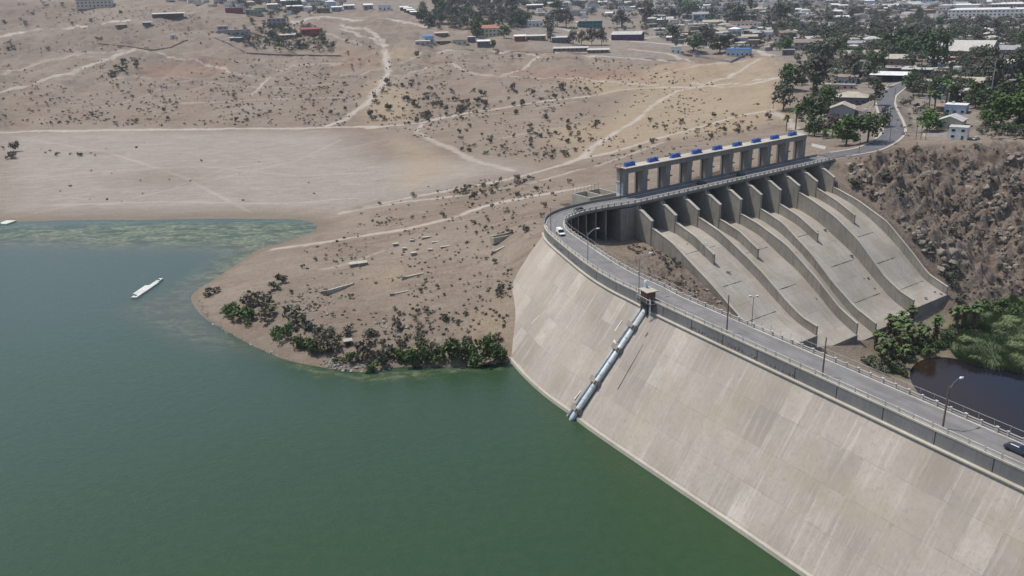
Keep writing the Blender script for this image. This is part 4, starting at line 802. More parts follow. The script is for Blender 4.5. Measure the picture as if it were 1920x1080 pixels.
pole(1362.5, 621, 31.7, 9.2, 'bare brown wooden pole standing at the ledge above the graffiti', None, 'utility_pole', M_WOODPOLE, .2)
pole(1197.5, 562, 30.5, 11.8, 'lamp post with a curved arm beside the intake hut', (2.6, .9), r0=.16)
pole(1102, 493, 31.2, 9.6, 'lamp post with a curved arm on the ledge below the white van', (2.7, .9), r0=.16)
pole(1033, 437, 31.6, 9.0, 'slim bare pole at the tip of the road bend', None, 'utility_pole', M_DARKSTEEL, .12)
pole(1163, 375, 31.6, 9.5, 'slim dark pole in front of the painted white wall', None, 'utility_pole', M_DARKSTEEL, .12)
q = hit(1315, 521); pole(1315, 521, q[2], 13.0, 'tall slim floodlight pole standing in the dry hollow by the first chute', (.9, .2), r0=.12)
qd = at(1407, 641, 1.0); dl = thing('street_lamp', (qd[0], qd[1], 1.0), 'twin headed white floodlight pole standing at the edge of the first chute', 'street lamp')
mb = MB(); hh = 15.4; mb.tube([(qd[0], qd[1], 1.0), (qd[0], qd[1], 1+hh)], [.16, .1], 6); mb.build('post', M_GREYSTEEL, dl)
mb = MB(); mb.tube([(qd[0]-1.2, qd[1], 1+hh), (qd[0]+1.2, qd[1], 1+hh)], .07, 5); mb.build('arm', M_GREYSTEEL, dl)
for sx in (-1.1, 1.1): mb = MB(); mb.box((qd[0]+sx, qd[1], 1+hh+.05), (.7, .5, .5)); mb.build('lamp_head', M_LAMPG, dl)
# ------------------------------------------------------------------ town road
mb = MB(); mb.uv = []; RC = ROADC; rt = np.gradient(RC[:, :2], axis=0); rt /= np.linalg.norm(rt, axis=1)[:, None]; rn = np.stack([rt[:, 1], -rt[:, 0]], 1)
for i in range(len(RC)):
    for sd in (-5.0, -2.5, 0, 2.5, 5.0): q = RC[i, :2]+rn[i]*sd; mb.v.append((q[0], q[1], RC[i, 2]+.05)); mb.uv.append((sd+5, i*3.0))
for i in range(len(RC)-1):
    for j in range(4): mb.f.append((i*5+j, i*5+j+1, i*5+5+j+1, i*5+5+j))
o = mb.build('town_road', M_ASPH2); tag(o, 'dark asphalt road bending uphill from the spillway into the town', 'road', None, 'structure')
M_DUST = plain('pale_dust', (.36, .32, .27), .95, .15, .5)
for sd in (-1, 1):
    mb = MB()
    for i in range(3, len(RC)-3):
        a, c_ = RC[i, :2]+rn[i]*sd*5.05, RC[i+1, :2]+rn[i+1]*sd*5.05; e, f_ = RC[i, :2]+rn[i]*sd*6.4, RC[i+1, :2]+rn[i+1]*sd*6.4
        mb.hexa([tuple(a)+(RC[i, 2]-.5,), tuple(c_)+(RC[i+1, 2]-.5,), tuple(f_)+(RC[i+1, 2]-.5,), tuple(e)+(RC[i, 2]-.5,)], [tuple(a)+(RC[i, 2]+.16,), tuple(c_)+(RC[i+1, 2]+.16,), tuple(f_)+(RC[i+1, 2]+.16,), tuple(e)+(RC[i, 2]+.16,)])
    o = mb.build('pavement', M_DUST); tag(o, 'pale strip along the %s side of the town road' % ('uphill' if sd < 0 else 'canyon'), 'pavement', None, 'structure')
# ------------------------------------------------------------------ vegetation
def leafmat(name, cols, objv=.22, scale=.5):
    m, t, b = nmat(name, .8, .15); p = wpos(t); n1 = noise(t, scale, 3, .6, p); n2 = noise(t, scale*5, 2, .6, p)
    c = mix(t, ramp(t, n1.outputs[0], [(.35, 0.), (.65, 1.)]), cols[0], cols[1]); c = mix(t, mth(t, 'MULTIPLY', ramp(t, n2.outputs[0], [(.5, 0.), (.8, 1.)]), .5), c, cols[2])
    oi = t.nodes.new('ShaderNodeObjectInfo'); h = N(t, 'ShaderNodeHueSaturation'); t.links.new(c, h.inputs['Color'])
    t.links.new(mth(t, 'ADD', mth(t, 'MULTIPLY', oi.outputs['Random'], 2*objv), 1-objv), h.inputs['Value']); t.links.new(mth(t, 'ADD', mth(t, 'MULTIPLY', oi.outputs['Random'], .03), .485), h.inputs['Hue'])
    t.links.new(h.outputs[0], b.inputs['Base Color']); return m
ML = {'euc': leafmat('grey_green_leaves', ((.075,.083,.056), (.118,.125,.088), (.165,.165,.12))), 'dense': leafmat('dark_green_leaves', ((.043,.062,.030), (.078,.105,.045), (.12,.15,.068))),
      'bright': leafmat('bright_green_leaves', ((.045,.078,.022), (.082,.13,.036), (.125,.175,.06))), 'brown': leafmat('brown_leaves', ((.075,.062,.048), (.12,.098,.078), (.16,.13,.10))),
      'dry': leafmat('dry_twigs', ((.115,.098,.070), (.175,.150,.11), (.22,.19,.145)), .3), 'bush': leafmat('shore_bush_leaves', ((.055,.082,.032), (.098,.132,.05), (.15,.18,.08))),
      'palm': leafmat('palm_fronds', ((.055,.085,.03), (.11,.145,.055), (.2,.23,.13))), 'reed': leafmat('reed_blades', ((.15,.185,.09), (.215,.25,.125), (.29,.31,.18)), .1, .25), 'cyp': leafmat('cypress_leaves', ((.02,.032,.016), (.035,.05,.024), (.06,.075,.04)))}
M_BARK = plain('bark', (.13, .105, .08), .9, .3, 2); M_SKIRT = plain('dead_palm_skirt', (.14, .105, .07), .95, .35, 2)
def leaves(centers, rad, n, size, rg, flat=.55):     # n leaf quads scattered round the clump centres
    ci = rg.integers(0, len(centers), n); d = rg.normal(size=(n, 3)); d /= np.linalg.norm(d, axis=1)[:, None]; r = rg.random(n)**.45
    P = centers[ci]+d*(r*rad[ci])[:, None]*np.array([1, 1, .8])
    nm = d*.6+rg.normal(size=(n, 3))*flat+np.array([0, 0, .45]); nm /= np.linalg.norm(nm, axis=1)[:, None]
    a = np.cross(nm, rg.normal(size=(n, 3))); a /= np.linalg.norm(a, axis=1)[:, None]; b = np.cross(nm, a)
    s = size*(.6+.8*rg.random(n))[:, None]; V = np.stack([P-a*s-b*s*.7, P+a*s-b*s*.5, P+a*s*.8+b*s*.8, P-a*s*.7+b*s*.6], 1).reshape(-1, 3)
    return V, np.arange(n*4).reshape(n, 4)
def tree_proto(kind, seed):          # unit tree: height 1, crown width about 1 (scaled per axis)
    rg = np.random.default_rng(seed); k = int(rg.integers(13, 19)); ph = rg.random(k)*6.28; zz = .27+.58*rg.random(k); rr = .36*np.sqrt(rg.random(k))*(1.15-.75*np.abs(zz-.5)/.4)
    C = np.stack([rr*np.cos(ph), rr*np.sin(ph), zz], 1); rad = .15+.11*rg.random(k); V, Fq = leaves(C, rad, 700, .036, rg); crown = np_mesh('crown', V, Fq, ML[kind])
    mb = MB(); mb.tube([(0, 0, -.05), (.015, 0, .2), (0, .01, .45), (.01, 0, .7)], [.035, .028, .02, .008], 6)
    for c_ in C[:5]: mb.tube([(0, 0, .32+.1*rg.random()), tuple(c_*np.array([.6, .6, .85])), tuple(c_)], [.016, .010, .004], 4)
    o = mb.build('trunk', M_BARK); me = o.data
    for v in me.vertices: v.co += o.location
    bpy.data.objects.remove(o); return crown, me
PRO = {k: [tree_proto(k, 11*i+len(k)+ord(k[0])) for i in range(4)] for k in ('euc', 'dense', 'bright', 'brown')}
rg = np.random.default_rng(5)
V = []; C = np.stack([.0*np.arange(14), .0*np.arange(14), np.linspace(.08, .95, 14)], 1); V, Fq = leaves(C, .5*np.interp(np.linspace(0, 1, 14), [0, .2, .6, 1], [.5, .9, .7, .15]), 420, .05, rg); V[:, 2] = np.clip(V[:, 2], .02, 1.0)
mb = MB(); mb.tube([(0, 0, -.03), (0, 0, .9)], [.06, .02], 5); o = mb.build('trunk', M_BARK); tm = o.data
for v in tm.vertices: v.co += o.location
bpy.data.objects.remove(o); PRO['cyp'] = [(np_mesh('crown', V, Fq, ML['cyp']), tm)]
TREE_N = 0
def put_tree(p, w, h, kind, label, group, name=None):
    r = thing(name or {'cyp': 'cypress_tree'}.get(kind, 'broadleaf_tree'), p, label, 'tree', group, random.uniform(0, 6.28)); c_, t_ = random.choice(PRO[kind])
    for nm, me in (('crown', c_), ('trunk', t_)):
        o = link(bpy.data.objects.new(nm, me)); o.parent = r; o.scale = (w, w, h)
    return r
def px_tree(x, y, wp, hp, kind, label, group=None):
    p = hit(x, y); d = np.linalg.norm(p-np.array([0, 0, CAMZ])); return put_tree((p[0], p[1], p[2]-.2), wp*d/FPX*1.2, hp*d/FPX*1.08, kind, label, group)
KW = {'euc': 'grey green', 'dense': 'dark green', 'bright': 'bright green', 'brown': 'brownish'}
BIG = [(1480,170,48,46,'dense','beside the dry field edge, with a bare trunk showing'),(1525,176,54,68,'euc','tallest of the loose trees beside the dry field'),(1468,208,42,50,'euc','drooping low over the dry field edge'),(1520,241,50,62,'dense','left of the gable fronted house'),(1552,210,38,44,'bright','behind the gable fronted house'),
 (1560,257,36,38,'brown','below the gable fronted house'),(1527,256,32,38,'dense','just beyond the hoist bridge end'),(1586,273,50,52,'bright','left half of the big clump by the town road'),(1626,268,56,56,'dense','right half of the big clump by the town road'),(1656,238,26,36,'brown','on the bank inside the road bend'),(1640,198,26,46,'euc','tall and thin beside the town road'),
 (1600,152,42,48,'euc','behind the light blue house'),(1640,142,36,42,'dense','left of the wide white canopy'),(1530,124,48,42,'euc','above the dry field corner'),(1560,118,40,40,'euc','right of the brown roofed big house'),(1738,247,50,36,'bright','spreading wide at the canyon rim by the wire poles'),(1875,237,52,52,'bright','at the canyon rim behind the white boxy house'),(1908,238,52,56,'bright','rightmost at the canyon rim'),
 (1890,206,46,46,'dense','in the dense grove above the rim, middle row'),(1850,217,42,44,'dense','left edge of the dense grove above the rim'),(1828,204,34,42,'dense','right of the pale gabled house'),(1917,200,42,48,'bright','right edge of the grove, back row'),(1848,234,26,22,'bright','small yellow green one at the rim'),(1870,176,42,58,'euc','dark and tall beside the tall bare mast'),(1906,172,46,58,'euc','dark and tall at the right edge'),(1850,162,36,60,'euc','slender, left of the tall mast'),
 (1705,168,28,30,'dense','by the parked cars above the road'),(1722,180,28,26,'euc','round one above the small car park'),(1760,185,32,34,'dense','right of the white fence'),(1790,195,34,34,'euc','behind the light blue house near the rim'),(1755,130,42,60,'cyp','') ,(1700,115,40,42,'dense','dark, left of the red building'),(1725,110,44,46,'dense','dark, touching the red building'),(1665,105,42,42,'dense','behind the pale low roofs'),
 (1690,100,44,40,'dense','behind the green tarp'),(1380,50,46,40,'euc','left of the white and blue house'),(1470,50,44,40,'euc','right of the white and blue house'),(1290,32,38,30,'dense','left of the pale blue gabled house'),(1260,80,30,30,'euc','right of the purple building'),(1320,85,34,34,'euc','in the yard left of the blue tarp'),(1350,100,40,30,'dense','behind the grey yard fence'),(1300,96,38,30,'dense','behind the grey yard fence, left'),(1478,100,26,26,'bright','round, beside the grey walled yard'),
 (1045,50,26,34,'euc','left of the teal house'),(1062,52,24,34,'brown','nearest the teal house'),(1030,60,24,30,'euc','below the white wide house'),(1090,85,20,26,'brown','in the row above the long shed, left'),(1110,85,24,30,'brown','in the row above the long shed, middle'),(1128,85,22,30,'brown','in the row above the long shed, right'),(1075,84,18,24,'euc','right of the pale roofed row house'),(1032,78,18,30,'euc','between the two row houses'),
 (945,72,24,22,'bright','right of the terracotta villa'),(925,92,16,16,'bright','beside the small glazed house'),(893,72,24,24,'dense','left of the terracotta villa'),(1165,52,30,30,'brown','above the purple building, left'),(1215,40,34,34,'brown','reddish, in the middle of town')]
for x, y, w, h, k, s in BIG:
    if k == 'cyp': k = 'dense'; s = 'darkest and tallest left of the ribbed roof'
    px_tree(x, y, w, h, k, KW[k]+' tree '+s)
for i, (x, y, h) in enumerate([(1273,15,20),(1276,15,22),(1405,16,22),(1773,46,14),(1408,20,26)]): px_tree(x, y, h*.28, h, 'cyp', 'narrow dark cypress standing above the town roofs', 'cypresses in the town')
def scatter_px(poly, n, minsep=0.0):
    P = np.array(poly, float); out = []; x0, y0 = P.min(0); x1, y1 = P.max(0); tries = 0
    while len(out) < n and tries < n*60:
        tries += 1; x = random.uniform(x0, x1); y = random.uniform(y0, y1)
        if inpoly(np.array([x]), np.array([y]), P)[0]: out.append((x, y))
    return out
TREEZ = [([(850,2),(965,2),(1000,52),(950,62),(890,60),(800,52),(770,25)], 46, (8, 13), 'ddeeu', 'tree in the hillside grove above the terracotta villa'),
 ([(1000,6),(1920,14),(1920,60),(1560,70),(1420,62),(1180,30),(1000,26)], 78, (8, 12), 'ddeeebb', 'tree among the far roofs of the town'),
 ([(1420,62),(1920,60),(1920,130),(1760,128),(1560,125),(1490,100),(1430,92)], 80, (8, 13), 'ddeeeb', 'tree in the middle of the leafy town'),
 ([(1700,128),(1925,128),(1925,200),(1830,205),(1760,180),(1700,172)], 34, (6, 10), 'ddeeg', 'tree between the houses near the canyon rim'),
 ([(1180,32),(1420,62),(1420,92),(1290,92),(1230,75),(1180,62)], 20, (6, 9), 'eebb', 'tree between the pale houses left of the blue tarp'),
 ([(430,48),(520,38),(590,42),(625,80),(628,98),(560,98),(470,92),(440,78)], 40, (4.5, 8), 'ddeeg', 'tree in the walled hillside garden'),
 ([(400,4),(640,4),(640,28),(560,32),(460,30)], 16, (6, 9), 'dee', 'tree round the hilltop houses at the left'),
 ([(1500,172),(1560,168),(1600,215),(1560,250),(1545,272),(1500,262)], 13, (5, 8), 'ddeeg', 'tree in the clump between the dry field and the gable fronted house'), ([(1560,262),(1610,240),(1660,215),(1668,240),(1620,270),(1580,276)], 8, (4.5, 7), 'dgge', 'tree in the clump inside the town road bend'), ([(1690,190),(1790,190),(1750,240),(1710,225)], 7, (4, 6), 'degb', 'small tree round the little car park'), ([(1835,215),(1925,200),(1925,258),(1850,252)], 16, (5, 8), 'gggdd', 'tree in the lush grove above the canyon rim'), ([(1490,125),(1560,130),(1640,130),(1640,165),(1560,165),(1500,160)], 9, (6, 9), 'ddee', 'tree round the light blue house')]
KM = {'d': 'dense', 'e': 'euc', 'u': 'euc', 'b': 'brown', 'g': 'bright'}
def near_road(p): return np.hypot(ROADC[:, 0]-p[0], ROADC[:, 1]-p[1]).min() < 9.5
TQ = []
for poly, n, (a, b_), ks, lab in TREEZ:
    for x, y in scatter_px(poly, n):
        p = hit(x, y)
        if near_road(p) or p[1] > 3500: continue
        k = KM[random.choice(ks)]; h = random.uniform(a, b_)*np.interp(p[1], [450, 900, 1600], [1.0, 1.45, 1.9]); TQ.append((h/np.hypot(p[0], p[1]), (p[0], p[1], p[2]-.2), h*random.uniform(.9, 1.3), h, k, lab))
TQ.sort(key=lambda q: -q[0]); NI = 296-len(BIG)
for _, p, w, h, k, lab in TQ[:NI]: put_tree(p, w, h, k, KW[k]+' '+lab, KW[k]+' trees: '+lab[5:40].strip())
# the woods too far off to count
VV, FF = [], []; cnt = 0
rgf = np.random.default_rng(99)
for _, p, w, h, k, lab in TQ[NI:]:
    k = 8; C = np.stack([rgf.normal(size=k)*w*.2, rgf.normal(size=k)*w*.2, h*(.25+.55*rgf.random(k))], 1); v, f = leaves(C, np.full(k, h*.24), 160, h*.055, rgf); VV.append(v+np.array(p)); FF.append(f+cnt); cnt += len(v)
for poly, n, sz in (([(960,0),(1920,0),(1920,70),(1500,80),(1400,50),(1150,22),(960,16)], 900, 13), ([(1440,70),(1920,64),(1920,125),(1760,124),(1560,112)], 260, 10), ([(840,0),(960,0),(985,40),(900,52),(800,42)], 130, 13), ([(855,4),(962,4),(998,50),(950,62),(890,62),(800,54),(780,30)], 110, 11), ([(1180,28),(1430,58),(1470,95),(1400,98),(1290,96),(1230,76),(1180,60)], 150, 8), ([(390,2),(640,2),(640,26),(560,32),(460,30)], 60, 8), ([(440,56),(560,46),(600,52),(632,98),(560,99),(480,96)], 170, 5.5), ([(1690,125),(1922,125),(1922,200),(1840,205),(1700,172)], 210, 7), ([(1490,110),(1640,125),(1640,160),(1500,165)], 80, 7), ([(1700,180),(1800,190),(1780,240),(1720,235)], 26, 4), ([(1640,70),(1920,64),(1920,128),(1700,130)], 150, 8), ([(1920,20),(2070,24),(2070,258),(1930,258)], 170, 8), ([(1830,240),(1925,235),(1925,262),(1840,262)], 30, 4), ([(960,20),(1180,30),(1190,60),(1000,60)], 40, 7), ([(1480,95),(1920,120),(1920,130),(1560,130)], 60, 8)):
    for x, y in scatter_px(poly, n):
        p = hit(x, y)
        if near_road(p): continue
        h = sz*rgf.uniform(.6, 1.25); k = 6; C = np.stack([rgf.normal(size=k)*h*.22, rgf.normal(size=k)*h*.22, h*(.3+.5*rgf.random(k))], 1); v, f = leaves(C, np.full(k, h*.27), 90, h*.075, rgf); VV.append(v+p); FF.append(f+cnt); cnt += len(v)
o = link(bpy.data.objects.new('distant_woods', np_mesh('distant_woods', np.concatenate(VV), np.concatenate(FF), ML['euc']))); tag(o, 'mass of small distant trees between the far houses at the top', 'woods', None, 'stuff')
# palms
def palm_meshes(seed, skirt):
    rg = random.Random(seed); mb = MB(); mb.tube([(0, 0, -.3), (.03, 0, .5), (0, .02, 1.0)], [.055, .042, .04], 7); o = mb.build('trunk', M_BARK); tm = o.data
    for v in tm.vertices: v.co += o.location
    bpy.data.objects.remove(o); mb = MB()
    for k in range(30):
        a = k*2.4+rg.random(); el = math.radians(rg.uniform(-35, 75)); L = rg.uniform(.26, .38); dx, dy = math.cos(a), math.sin(a); b0 = (0, 0, 1.0); m_ = (dx*L*.6*math.cos(el), dy*L*.6*math.cos(el), 1+L*.6*math.sin(el)+.03); e_ = (dx*L*math.cos(el)*1.05, dy*L*math.cos(el)*1.05, 1+L*math.sin(el)-.05)
        sx, sy = -dy*.095, dx*.095
        mb.quad(b0, (m_[0]-sx, m_[1]-sy, m_[2]), (m_[0], m_[1], m_[2]+.02), b0); mb.f.pop(); mb.f.append((len(mb.v)-4, len(mb.v)-3, len(mb.v)-2)); 
        mb.quad((m_[0]-sx, m_[1]-sy, m_[2]), (e_[0]-sx*.5, e_[1]-sy*.5, e_[2]-.03), e_, (m_[0], m_[1], m_[2]+.02)); mb.quad((m_[0]+sx, m_[1]+sy, m_[2]), (m_[0], m_[1], m_[2]+.02), e_, (e_[0]+sx*.5, e_[1]+sy*.5, e_[2]-.03))
        mb.quad(b0, (m_[0], m_[1], m_[2]+.02), (m_[0]+sx, m_[1]+sy, m_[2]), b0); mb.f.pop(); mb.f.append((len(mb.v)-4, len(mb.v)-3, len(mb.v)-2))
    o = mb.build('crown', ML['palm'], recalc=False); cm = o.data
    for v in cm.vertices: v.co += o.location
    bpy.data.objects.remove(o); sm = None
    if skirt:
        C = np.stack([np.zeros(7), np.zeros(7), np.linspace(.3, .95, 7)], 1); v, f = leaves(C, np.linspace(.10, .16, 7), 260, .045, np.random.default_rng(seed)); sm = np_mesh('skirt', v, f, M_SKIRT)
    return tm, cm, sm
PALM = [palm_meshes(1, True), palm_meshes(2, True), palm_meshes(3, False)]
def put_palm(x, y, h, label, group, skirt=True, z=None):
    p = hit(x, y) if z is None else at(x, y, z); tm, cm, sm = random.choice(PALM[:2]) if skirt else PALM[2]; r = thing('palm_tree', (p[0], p[1], p[2]-.1), label, 'palm', group, random.uniform(0, 6))
    for nm, me in (('trunk', tm), ('crown', cm), ('skirt', sm)):
        if me: o = link(bpy.data.objects.new(nm, me)); o.parent = r; o.scale = (h*.95, h*.95, h)
for i, (x, y, h, s) in enumerate([(1665,632,6.2,'against the end sill, first of three'),(1688,628,6.5,'against the end sill, middle of three'),(1705,622,7.2,'against the end sill, tallest of three'),(1723,640,5.2,'short, in front of the end sill'),(1752,642,7.5,'alone with a long dead skirt, right of the end sill'),(1791,621,6.8,'left one of the three by the reeds'),(1804,619,6.8,'middle one of the three by the reeds'),(1824,622,8.2,'right one of the three by the reeds'),
   (1652,664,5.6,'beside the chute lip above the road fence'),(1690,668,6.2,'leaning over the left bank of the pond'),(1653,690,6.5,'closest to the dam road railing'),(1694,690,6.0,'at the waters edge of the pond'),(1640,655,5.0,'small, close under the narrow chute'),(1676,640,6.6,'crowded between the sill palms'),(1700,640,6.0,'crowded behind the sill palms'),(1668,680,6.2,'second row from the road railing'),(1682,655,6.8,'in the middle of the thicket'),(1735,652,5.6,'in the bushes left of the reeds'),(1710,655,5.5,'in the thicket behind the pond')]):
    put_palm(x, y, h*1.25, 'fan palm '+s, None)
for x, y, h, s in [(1474,246,8,'short one left of the hoist bridge end'),(1492,243,12,'tall one left of the hoist bridge end'),(1750,216,12,'tall one beside the small car park'),(1772,198,13,'tall one behind the light blue house'),(1741,205,9,'leaning by the small car park'),(1772,112,16,'tall and thin before the ribbed roof'),(1500,14,13,'thin one among the far roofs'),(1575,120,12,'thin one above the light blue house')]: put_palm(x, y, h, 'palm tree, '+s, None, False)
# shrubs: one template per look, copied
def shrub_mesh(name, mat, seed, n, leaf, tall=.75):
    rg = np.random.default_rng(seed); k = 6; a = rg.random(k)*6.28; r = .33*np.sqrt(rg.random(k)); C = np.stack([r*np.cos(a), r*np.sin(a), .18+.32*tall*rg.random(k)], 1); v, f = leaves(C, np.full(k, .24), n, leaf, rg, .8); v[:, 2] = np.maximum(v[:, 2], -.05); return np_mesh(name, v, f, mat)
SH_DRY = [shrub_mesh('dry_shrub', ML['dry'], s, 130, .075, 1.2) for s in range(5)]; SH_GRN = [shrub_mesh('green_shrub', ML['bush'], 40+s, 320, .05, 1.2) for s in range(4)]; SH_OL = [shrub_mesh('olive_shrub', ML['euc'], 60+s, 130, .075, 1.1) for s in range(3)]
SHZ = [([(0,150),(300,150),(640,140),(700,150),(650,215),(600,234),(300,234),(0,236)], 640, (.9, 2.2), 'dddo', 'on the wide slope above the lakebed'), ([(700,158),(760,150),(900,170),(1080,165),(1150,172),(1000,195),(880,214),(760,236),(690,236),(690,200)], 330, (1.4, 3.8), 'ddo', 'on the slope between the two dirt tracks'),
 ([(800,225),(1000,205),(1110,205),(1180,215),(1110,275),(1060,300),(960,312),(880,290),(800,262)], 210, (1.2, 3.0), 'ddo', 'below the pale dirt track'), ([(1130,300),(1180,245),(1240,210),(1400,185),(1450,215),(1440,240),(1300,265),(1180,300)], 160, (1.0, 2.6), 'ddo', 'on the slope behind the hoist bridge'),
 ([(640,425),(700,380),(900,345),(1050,318),(1080,350),(1040,372),(1010,430),(960,450),(860,440),(760,425)], 95, (1.0, 2.8), 'dd', 'on the ground behind the road bend'), ([(850,362),(880,350),(1000,330),(1010,338),(900,372),(870,378)], 26, (1.6, 3.4), 'd', 'in the line beside the dirt track'),
 ([(560,470),(700,470),(900,470),(950,500),(940,560),(820,560),(640,530),(560,520)], 60, (.7, 1.8), 'd', 'on the upper peninsula'), ([(490,545),(560,535),(700,560),(860,580),(940,630),(900,650),(700,650),(620,655),(540,620),(490,590)], 95, (.9, 2.4), 'ddo', 'on the stony side of the peninsula'),
 ([(1580,305),(1700,275),(2040,278),(2040,580),(1800,560),(1700,440),(1620,370)], 330, (.8, 2.3), 'ddo', 'on the canyon cliff'), ([(0,75),(110,66),(230,60),(300,90),(140,108),(0,112)], 60, (1.5, 3.5), 'do', 'on the rubble bank at the left'), ([(180,130),(250,108),(285,112),(240,140),(190,148)], 34, (1.5, 4.0), 'oo', 'in the grey green patch on the left hill'),
 ([(0,2),(150,2),(300,8),(300,22),(230,35),(110,52),(0,52)], 50, (2.0, 4.0), 'dd', 'on the top left hillside'), ([(1240,470),(1285,500),(1320,540),(1310,555),(1240,530),(1180,480),(1150,465)], 22, (1.0, 2.6), 'do', 'in the dry hollow by the first chute'), ([(640,60),(720,90),(760,130),(700,140),(640,130)], 26, (1.4, 3.0), 'dd', 'on the slope under the bright road'),
 ([(760,95),(960,100),(1180,110),(1180,120),(900,112),(780,110)], 36, (1.2, 3.0), 'dd', 'along the fence of the hillside houses'), ([(0,262),(30,278),(35,300),(0,300)], 5, (2.5, 4.5), 'd', 'at the left edge of the lakebed'), ([(85,284),(182,284),(182,293),(85,293)], 7, (1.5, 3.2), 'd', 'in the short row on the pale lakebed'),
 ([(1650,222),(1690,255),(1720,258),(1700,200),(1680,190)], 16, (1.0, 2.2), 'do', 'on the bank beside the town road'), ([(300,20),(420,40),(400,80),(300,60)], 26, (1.2, 2.6), 'dd', 'on the bare mounds at upper left')]
allsh = []
for poly, n, (a, b_), ks, lab in SHZ:
    for x, y in scatter_px(poly, n):
        if n > 50 and float(vnoise(np.array(x/75.), np.array(y/26.), 5)) < random.random()*.75: continue
        p = hit(x, y)
        if np.hypot(*p[:2]) > 2600: continue
        s_, n_q = uv_of(p[0], p[1])
        if -8 < s_ < 112 and -6 < n_q < 77: continue
        w = random.uniform(a, b_)*random.choice((.5, .6, .8, 1, 1.3))*np.interp(np.hypot(p[0], p[1]), [300, 450, 800], [1.15, 1.3, 1.75]); allsh.append((w/np.linalg.norm(p-np.array([0, 0, CAMZ])), p, w, random.choice(ks), lab))
allsh.sort(key=lambda q: -q[0])
VV, FF, cnt = [], [], 0
for k, (_, p, w, kd, lab) in enumerate(allsh):
    me = random.choice(SH_DRY if kd == 'd' else SH_OL); hsc = w*random.uniform(.9, 1.4); rz = random.uniform(0, 6.28)
    if k < 290:
        o = link(bpy.data.objects.new('dry_shrub' if kd == 'd' else 'olive_shrub', me)); o.location = p; o.rotation_euler = (0, 0, rz); o.scale = (w, w, hsc)
        tag(o, ('brown dry shrub ' if kd == 'd' else 'grey olive shrub ')+lab, 'shrub', ('dry shrubs ' if kd == 'd' else 'olive shrubs ')+lab)
    else:
        v = np.empty(len(me.vertices)*3, np.float32); me.vertices.foreach_get('co', v); v = v.reshape(-1, 3)[:4*70]; c_, s_ = math.cos(rz), math.sin(rz); q = np.stack([(v[:, 0]*c_-v[:, 1]*s_)*w*1.15, (v[:, 0]*s_+v[:, 1]*c_)*w*1.15, v[:, 2]*hsc], 1)+p
        VV.append(q); FF.append(np.arange(len(q)).reshape(-1, 4)+cnt); cnt += len(q)
TZN = [([(0,110),(640,110),(700,150),(650,236),(0,238)], 1500), ([(690,110),(1200,110),(1440,190),(1300,300),(1080,310),(800,262),(690,235)], 2200), ([(640,440),(800,350),(1080,318),(1020,430),(960,560),(940,640),(700,650),(520,560),(560,480)], 1500), ([(1570,300),(1920,275),(1920,575),(1800,560)], 1500), ([(0,0),(420,20),(400,90),(0,105)], 700), ([(1170,455),(1240,470),(1325,545),(1310,560),(1240,530)], 350), ([(0,270),(640,262),(800,300),(640,380),(0,395)], 70)]
rg3 = np.random.default_rng(77)
for poly, n in TZN:
    for x, y in scatter_px(poly, n):
        if vnoise(np.array(x/60.), np.array(y/22.), 21) < .25+.6*rg3.random(): continue
        p = hit(x, y); s_, n_q = uv_of(p[0], p[1])
        if -8 < s_ < 112 and -6 < n_q < 77: continue
        w = rg3.uniform(.25, .75)*np.interp(np.hypot(p[0], p[1]), [300, 800], [1, 1.9]); k = 9; c0 = rg3.normal(size=(k, 3))*np.array([.3, .3, .15])*w; c0[:, 2] = np.abs(c0[:, 2])+.1*w; a_ = rg3.normal(size=(k, 3))*.32*w; b2 = rg3.normal(size=(k, 3))*.32*w
        q = np.stack([c0-a_-b2, c0+a_-b2, c0+a_+b2, c0-a_+b2], 1).reshape(-1, 3); q[:, 2] = np.abs(q[:, 2]); VV.append(q+p); FF.append(np.arange(k*4).reshape(-1, 4)+cnt); cnt += k*4
o = link(bpy.data.objects.new('small_scrub', np_mesh('small_scrub', np.concatenate(VV), np.concatenate(FF), ML['dry']))); tag(o, 'countless tiny dry scrub plants dotted over the far brown slopes', 'scrub', None, 'stuff')
GB = [(398,552,20,13,'o'),(388,556,12,9,'o'),(432,588,28,22,'g'),(450,600,30,26,'g'),(468,605,26,22,'g'),(470,572,30,26,'o'),(490,580,34,32,'o'),(508,590,26,24,'o'),(480,560,16,14,'o'),(530,530,20,20,'o'),(515,545,18,18,'o'),(545,600,30,28,'o'),(562,612,26,28,'o'),(580,620,22,22,'o'),(535,640,26,34,'g'),(520,632,22,24,'g'),(560,655,30,28,'g'),(580,660,32,30,'g'),(598,662,26,24,'g'),(612,655,28,26,'o'),(625,660,26,24,'o'),(632,648,20,22,'o'),(650,680,22,20,'g'),(700,697,24,24,'g'),(690,672,34,36,'o'),(715,682,24,34,'o'),(672,676,20,20,'o'),(730,672,26,26,'o'),
 (748,678,30,28,'g'),(765,682,34,34,'g'),(785,684,30,34,'g'),(800,676,32,34,'g'),(820,680,26,24,'g'),(812,668,20,28,'o'),(845,676,34,46,'g'),(860,680,30,44,'g'),(878,672,28,38,'g'),(892,684,32,26,'g'),(905,674,36,48,'g'),(922,680,30,42,'g'),(938,682,28,34,'g'),(915,688,34,20,'o'),(932,640,16,20,'o'),(940,548,14,20,'o'),(936,556,12,14,'o'),(630,678,14,12,'g'),(470,590,18,16,'o'),(500,605,20,18,'o'),(655,625,22,20,'o'),(620,632,22,22,'o'),(600,630,20,20,'o'),(690,632,20,20,'o'),(745,618,18,18,'o'),(785,640,16,18,'o')]
